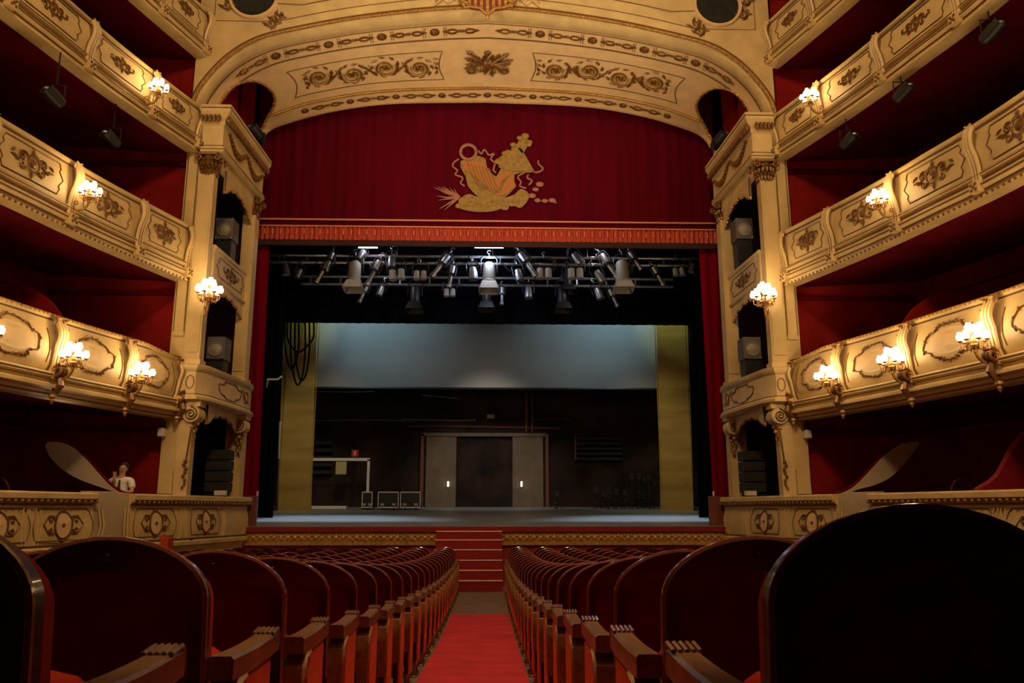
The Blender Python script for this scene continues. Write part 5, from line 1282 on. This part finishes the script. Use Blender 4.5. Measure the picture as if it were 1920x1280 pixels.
MB().blob(loc(.045, -.12, h0 - .045), .022, .008, .006).build('mouth', M['signred'], per, True)
for e in (-.078, .082): MB().blob(loc(.025 + e, -.03, h0 + .0), .012, .02, .03).build('ear', M['skin'], per, True)
b = MB(); b.add([loc(.0, -.135, h0 - .22), loc(.03, -.135, h0 - .22), loc(.05, -.16, 1.16), loc(.015, -.17, 1.12), loc(-.015, -.16, 1.16), loc(.0, -.12, h0 - .22), loc(.03, -.12, h0 - .22), loc(.05, -.14, 1.16), loc(.015, -.15, 1.12), loc(-.015, -.14, 1.16)], [(0, 1, 2, 3, 4), (9, 8, 7, 6, 5), (0, 5, 6, 1), (1, 6, 7, 2), (2, 7, 8, 3), (3, 8, 9, 4), (4, 9, 5, 0)]); b.build('tie', M['trousers'], per)
lamp('box_wall_light', (-8.3, 15.6, 1.62), 4.0, (1, .75, .5), size=.1)

# ------------------------------------------------------------------ theatre seats
SH = 1.092
def outline(hw, top, sh, bot, n=20, tap=.0):
    pts = [(-hw + tap, bot), (-hw, lerp(bot, sh, .5))]
    for i in range(n + 1):
        a = pi - pi * i / n; c_, s_ = cos(a), sin(a)
        pts.append((hw * (abs(c_) ** 1.04) * (1 if c_ >= 0 else -1), sh + (top - sh) * abs(s_) ** 1.04))
    return pts + [(hw, lerp(bot, sh, .5)), (hw - tap, bot)]
def lean(a, h, d): return Vector((a, d - .10 * max(0, h - .45) - .02 * (1 - (a / .27) ** 2) * 0, h))
def cushion(b, out, d0, d1, puff, fn):
    n = len(out); cx = 0; cz = sum(p[1] for p in out) / n; rings = []
    for sc_, d in ((1, d0), (1, d1 - puff * .6), (.94, d1 - puff * .15), (.8, d1), (.4, d1 + puff * .25)):
        rings.append([fn(p[0] * sc_, cz + (p[1] - cz) * sc_, d) for p in out])
    v = [p for r in rings for p in r]; f = []
    for k in range(len(rings) - 1):
        for i in range(n): j = (i + 1) % n; f.append((k * n + i, k * n + j, (k + 1) * n + j, (k + 1) * n + i))
    f.append(tuple(range(n))); f.append(tuple((len(rings) - 1) * n + i for i in range(n))); b.add(v, f)
def make_seat(arm_side):
    o = thing('theatre_seat', (0, 0, 0), 'x', 'seat', 'velvet theatre seats in the stalls')
    out = outline(.262, SH, .935, .16); inn = outline(.228, SH - .085, .86, .19)
    b = MB(); b.ring(out, inn, lean, .0, .055); b.build('back_frame', M['wood'], o, True, 35)
    rim = MB(); rim.tube([lean(p[0] * .998, p[1], .008) for p in out[1:-1]], .009, 6); rim.build('rim_highlight', M['rim'], o, True)
    b = MB(); b.prism(inn, lean, .014, .05); b.build('rear_panel', M['seatback'], o)
    b = MB(); cushion(b, outline(.253, SH - .018, .92, .30), .05, .135, .05, lean); b.build('backrest', M['seatred'], o, True, 60)
    b = MB(); b.blob((0, -.068, SH - .048), .014, .005, .011, 8, 5); b.build('number_plate', M['wood'], o, True)
    sq = [(-.22, .33), (-.235, .5), (-.225, .68), (-.18, .755), (0, .77), (.18, .755), (.225, .68), (.235, .5), (.22, .33)]
    b = MB(); cushion(b, smoothline(sq, 3), .17, .31, .06, lambda a, h, d: Vector((a, d + .12 * (h - .35), h))); b.build('tipped_seat', M['seatred'], o, True, 60)
    x = arm_side * .300
    b = MB(); n = 8; rows = []
    for i in range(n + 1):
        u = i / n; y = lerp(.0, .50, u); zt3 = .782 - .008 * sin(pi * u); w_ = .037 - .003 * u
        rows.append([(x - w_, y, zt3 - .062), (x - w_, y, zt3 - .008), (x - w_ + .008, y, zt3), (x + w_ - .008, y, zt3), (x + w_, y, zt3 - .008), (x + w_, y, zt3 - .062)])
    v = [p for r in rows for p in r]; f = []
    for i in range(n):
        for k in range(6): j = (k + 1) % 6; f.append((i * 6 + k, i * 6 + j, (i + 1) * 6 + j, (i + 1) * 6 + k))
    f += [tuple(range(6)), tuple(n * 6 + k for k in range(6))]
    b.add(v, f); ar = b.build('armrest', M['armwood'], o, True, 35)
    b = MB()
    for k in range(5): b.tube([(x - .030 + .015 * k, .42, .780), (x - .030 + .015 * k, .485, .788), (x - .030 + .015 * k, .508, .765), (x - .030 + .015 * k, .505, .73)], .0065, 5)
    b.build('carved_ribs', M['armwood'], ar, True)
    b = MB()
    for e in (-.027, -.009, .009, .027): b.tube([(x + e, .14, .708), (x + e, .06, .700), (x + e, .015, .665), (x + e, .005, .60), (x + e, .02, .50), (x + e, .05, .42), (x + e, .08, .34)], [.014, .017, .018, .017, .015, .012, .010], 6)
    b.tube([(x - .040, .060, .655), (x + .040, .060, .655)], .034, 10)
    b.build('gilt_arm_scroll', M['arm_gilt'], o, True)
    b = MB(); b.bbox(x - .018, x + .018, .10, .47, .10, .722, .008); b.build('side_frame', M['wood'], o)
    b = MB()
    sp = [(.12, .15), (.115, .60), (.15, .70), (.41, .70), (.41, .40), (.36, .15)]
    v = [(x + arm_side * d, y, z) for d in (.017, .032) for y, z in sp]; b.add(v, [tuple(range(6)), tuple(range(11, 5, -1))] + [(i, 6 + i, 6 + (i + 1) % 6, (i + 1) % 6) for i in range(6)]); b.build('side_upholstery', M['felt'], o)
    b = MB(); b.tube([(x, .10, .15), (x, .09, .02)], .02, 6); b.bbox(x - .03, x + .03, .03, .34, .0, .03, .006); b.tube([(x, .34, .14), (x, .30, .02)], .016, 6); b.build('iron_foot', M['bronze'], o, True, 40)
    return o
SEATP = {-1: make_seat(1), 1: make_seat(-1)}
SUSE = set(); cand = []
for r_ in range(22):
    Y = 1.45 + .86 * r_
    for side in (-1, 1):
        c0 = -1.02 if side < 0 else .745
        xmax = interp(Y, PYS, PXS) - .45
        for k in range(13):
            X_ = c0 + side * .60 * k
            if abs(X_) > xmax: break
            lim = (.645 if side < 0 else .70) * (Y + .2) + .30
            if abs(X_) > lim: break
            cand.append((r_, k, side, X_, Y))
# how large a seat shows: near rows, and those beside the aisle, show most
def showing(c): return (c[4] + .9 * c[1]) if c[1] else c[4] * .5
cand.sort(key=showing); near = cand[:300]; rest = cand[300:]
for r_, k, side, X_, Y in sorted(near):
    o = SEATP[side] if side not in SUSE else copy_tree(SEATP[side], None if (Y < 9 or k == 0) else [c for c in SEATP[side].children if c.name.split('.')[0] in ('back_frame', 'rim_highlight', 'rear_panel', 'backrest', 'armrest', 'tipped_seat', 'iron_foot', 'side_frame')])
    SUSE.add(side); o.location = (X_, Y, floor_z(Y + .25) )
    o['label'] = 'dark red seat in the %s row from the camera, %s seat %s of the aisle' % (ORD[r_ + 1], ORD[k + 1], SIDE[side])
if rest:
    b = MB(); 
    for r_, k, side, X_, Y in rest:
        z = floor_z(Y + .25); T = lambda a, h, d: lean(a, h, d) + Vector((X_, Y, z))
        out = outline(.262, SH, .935, .16, 10); b.prism(out, T, 0, .12)
        b.box(X_ - .22, X_ + .22, Y + .17, Y + .30, z + .33, z + .75); b.box(X_ - side * .29 - .03, X_ - side * .29 + .03, Y + .05, Y + .5, z + .0, z + .71)
    tag(b.build('distant_seats', M['wood']), 'remaining rows of dark red seats far down the stalls near the stage', 'seats', None, 'stuff')
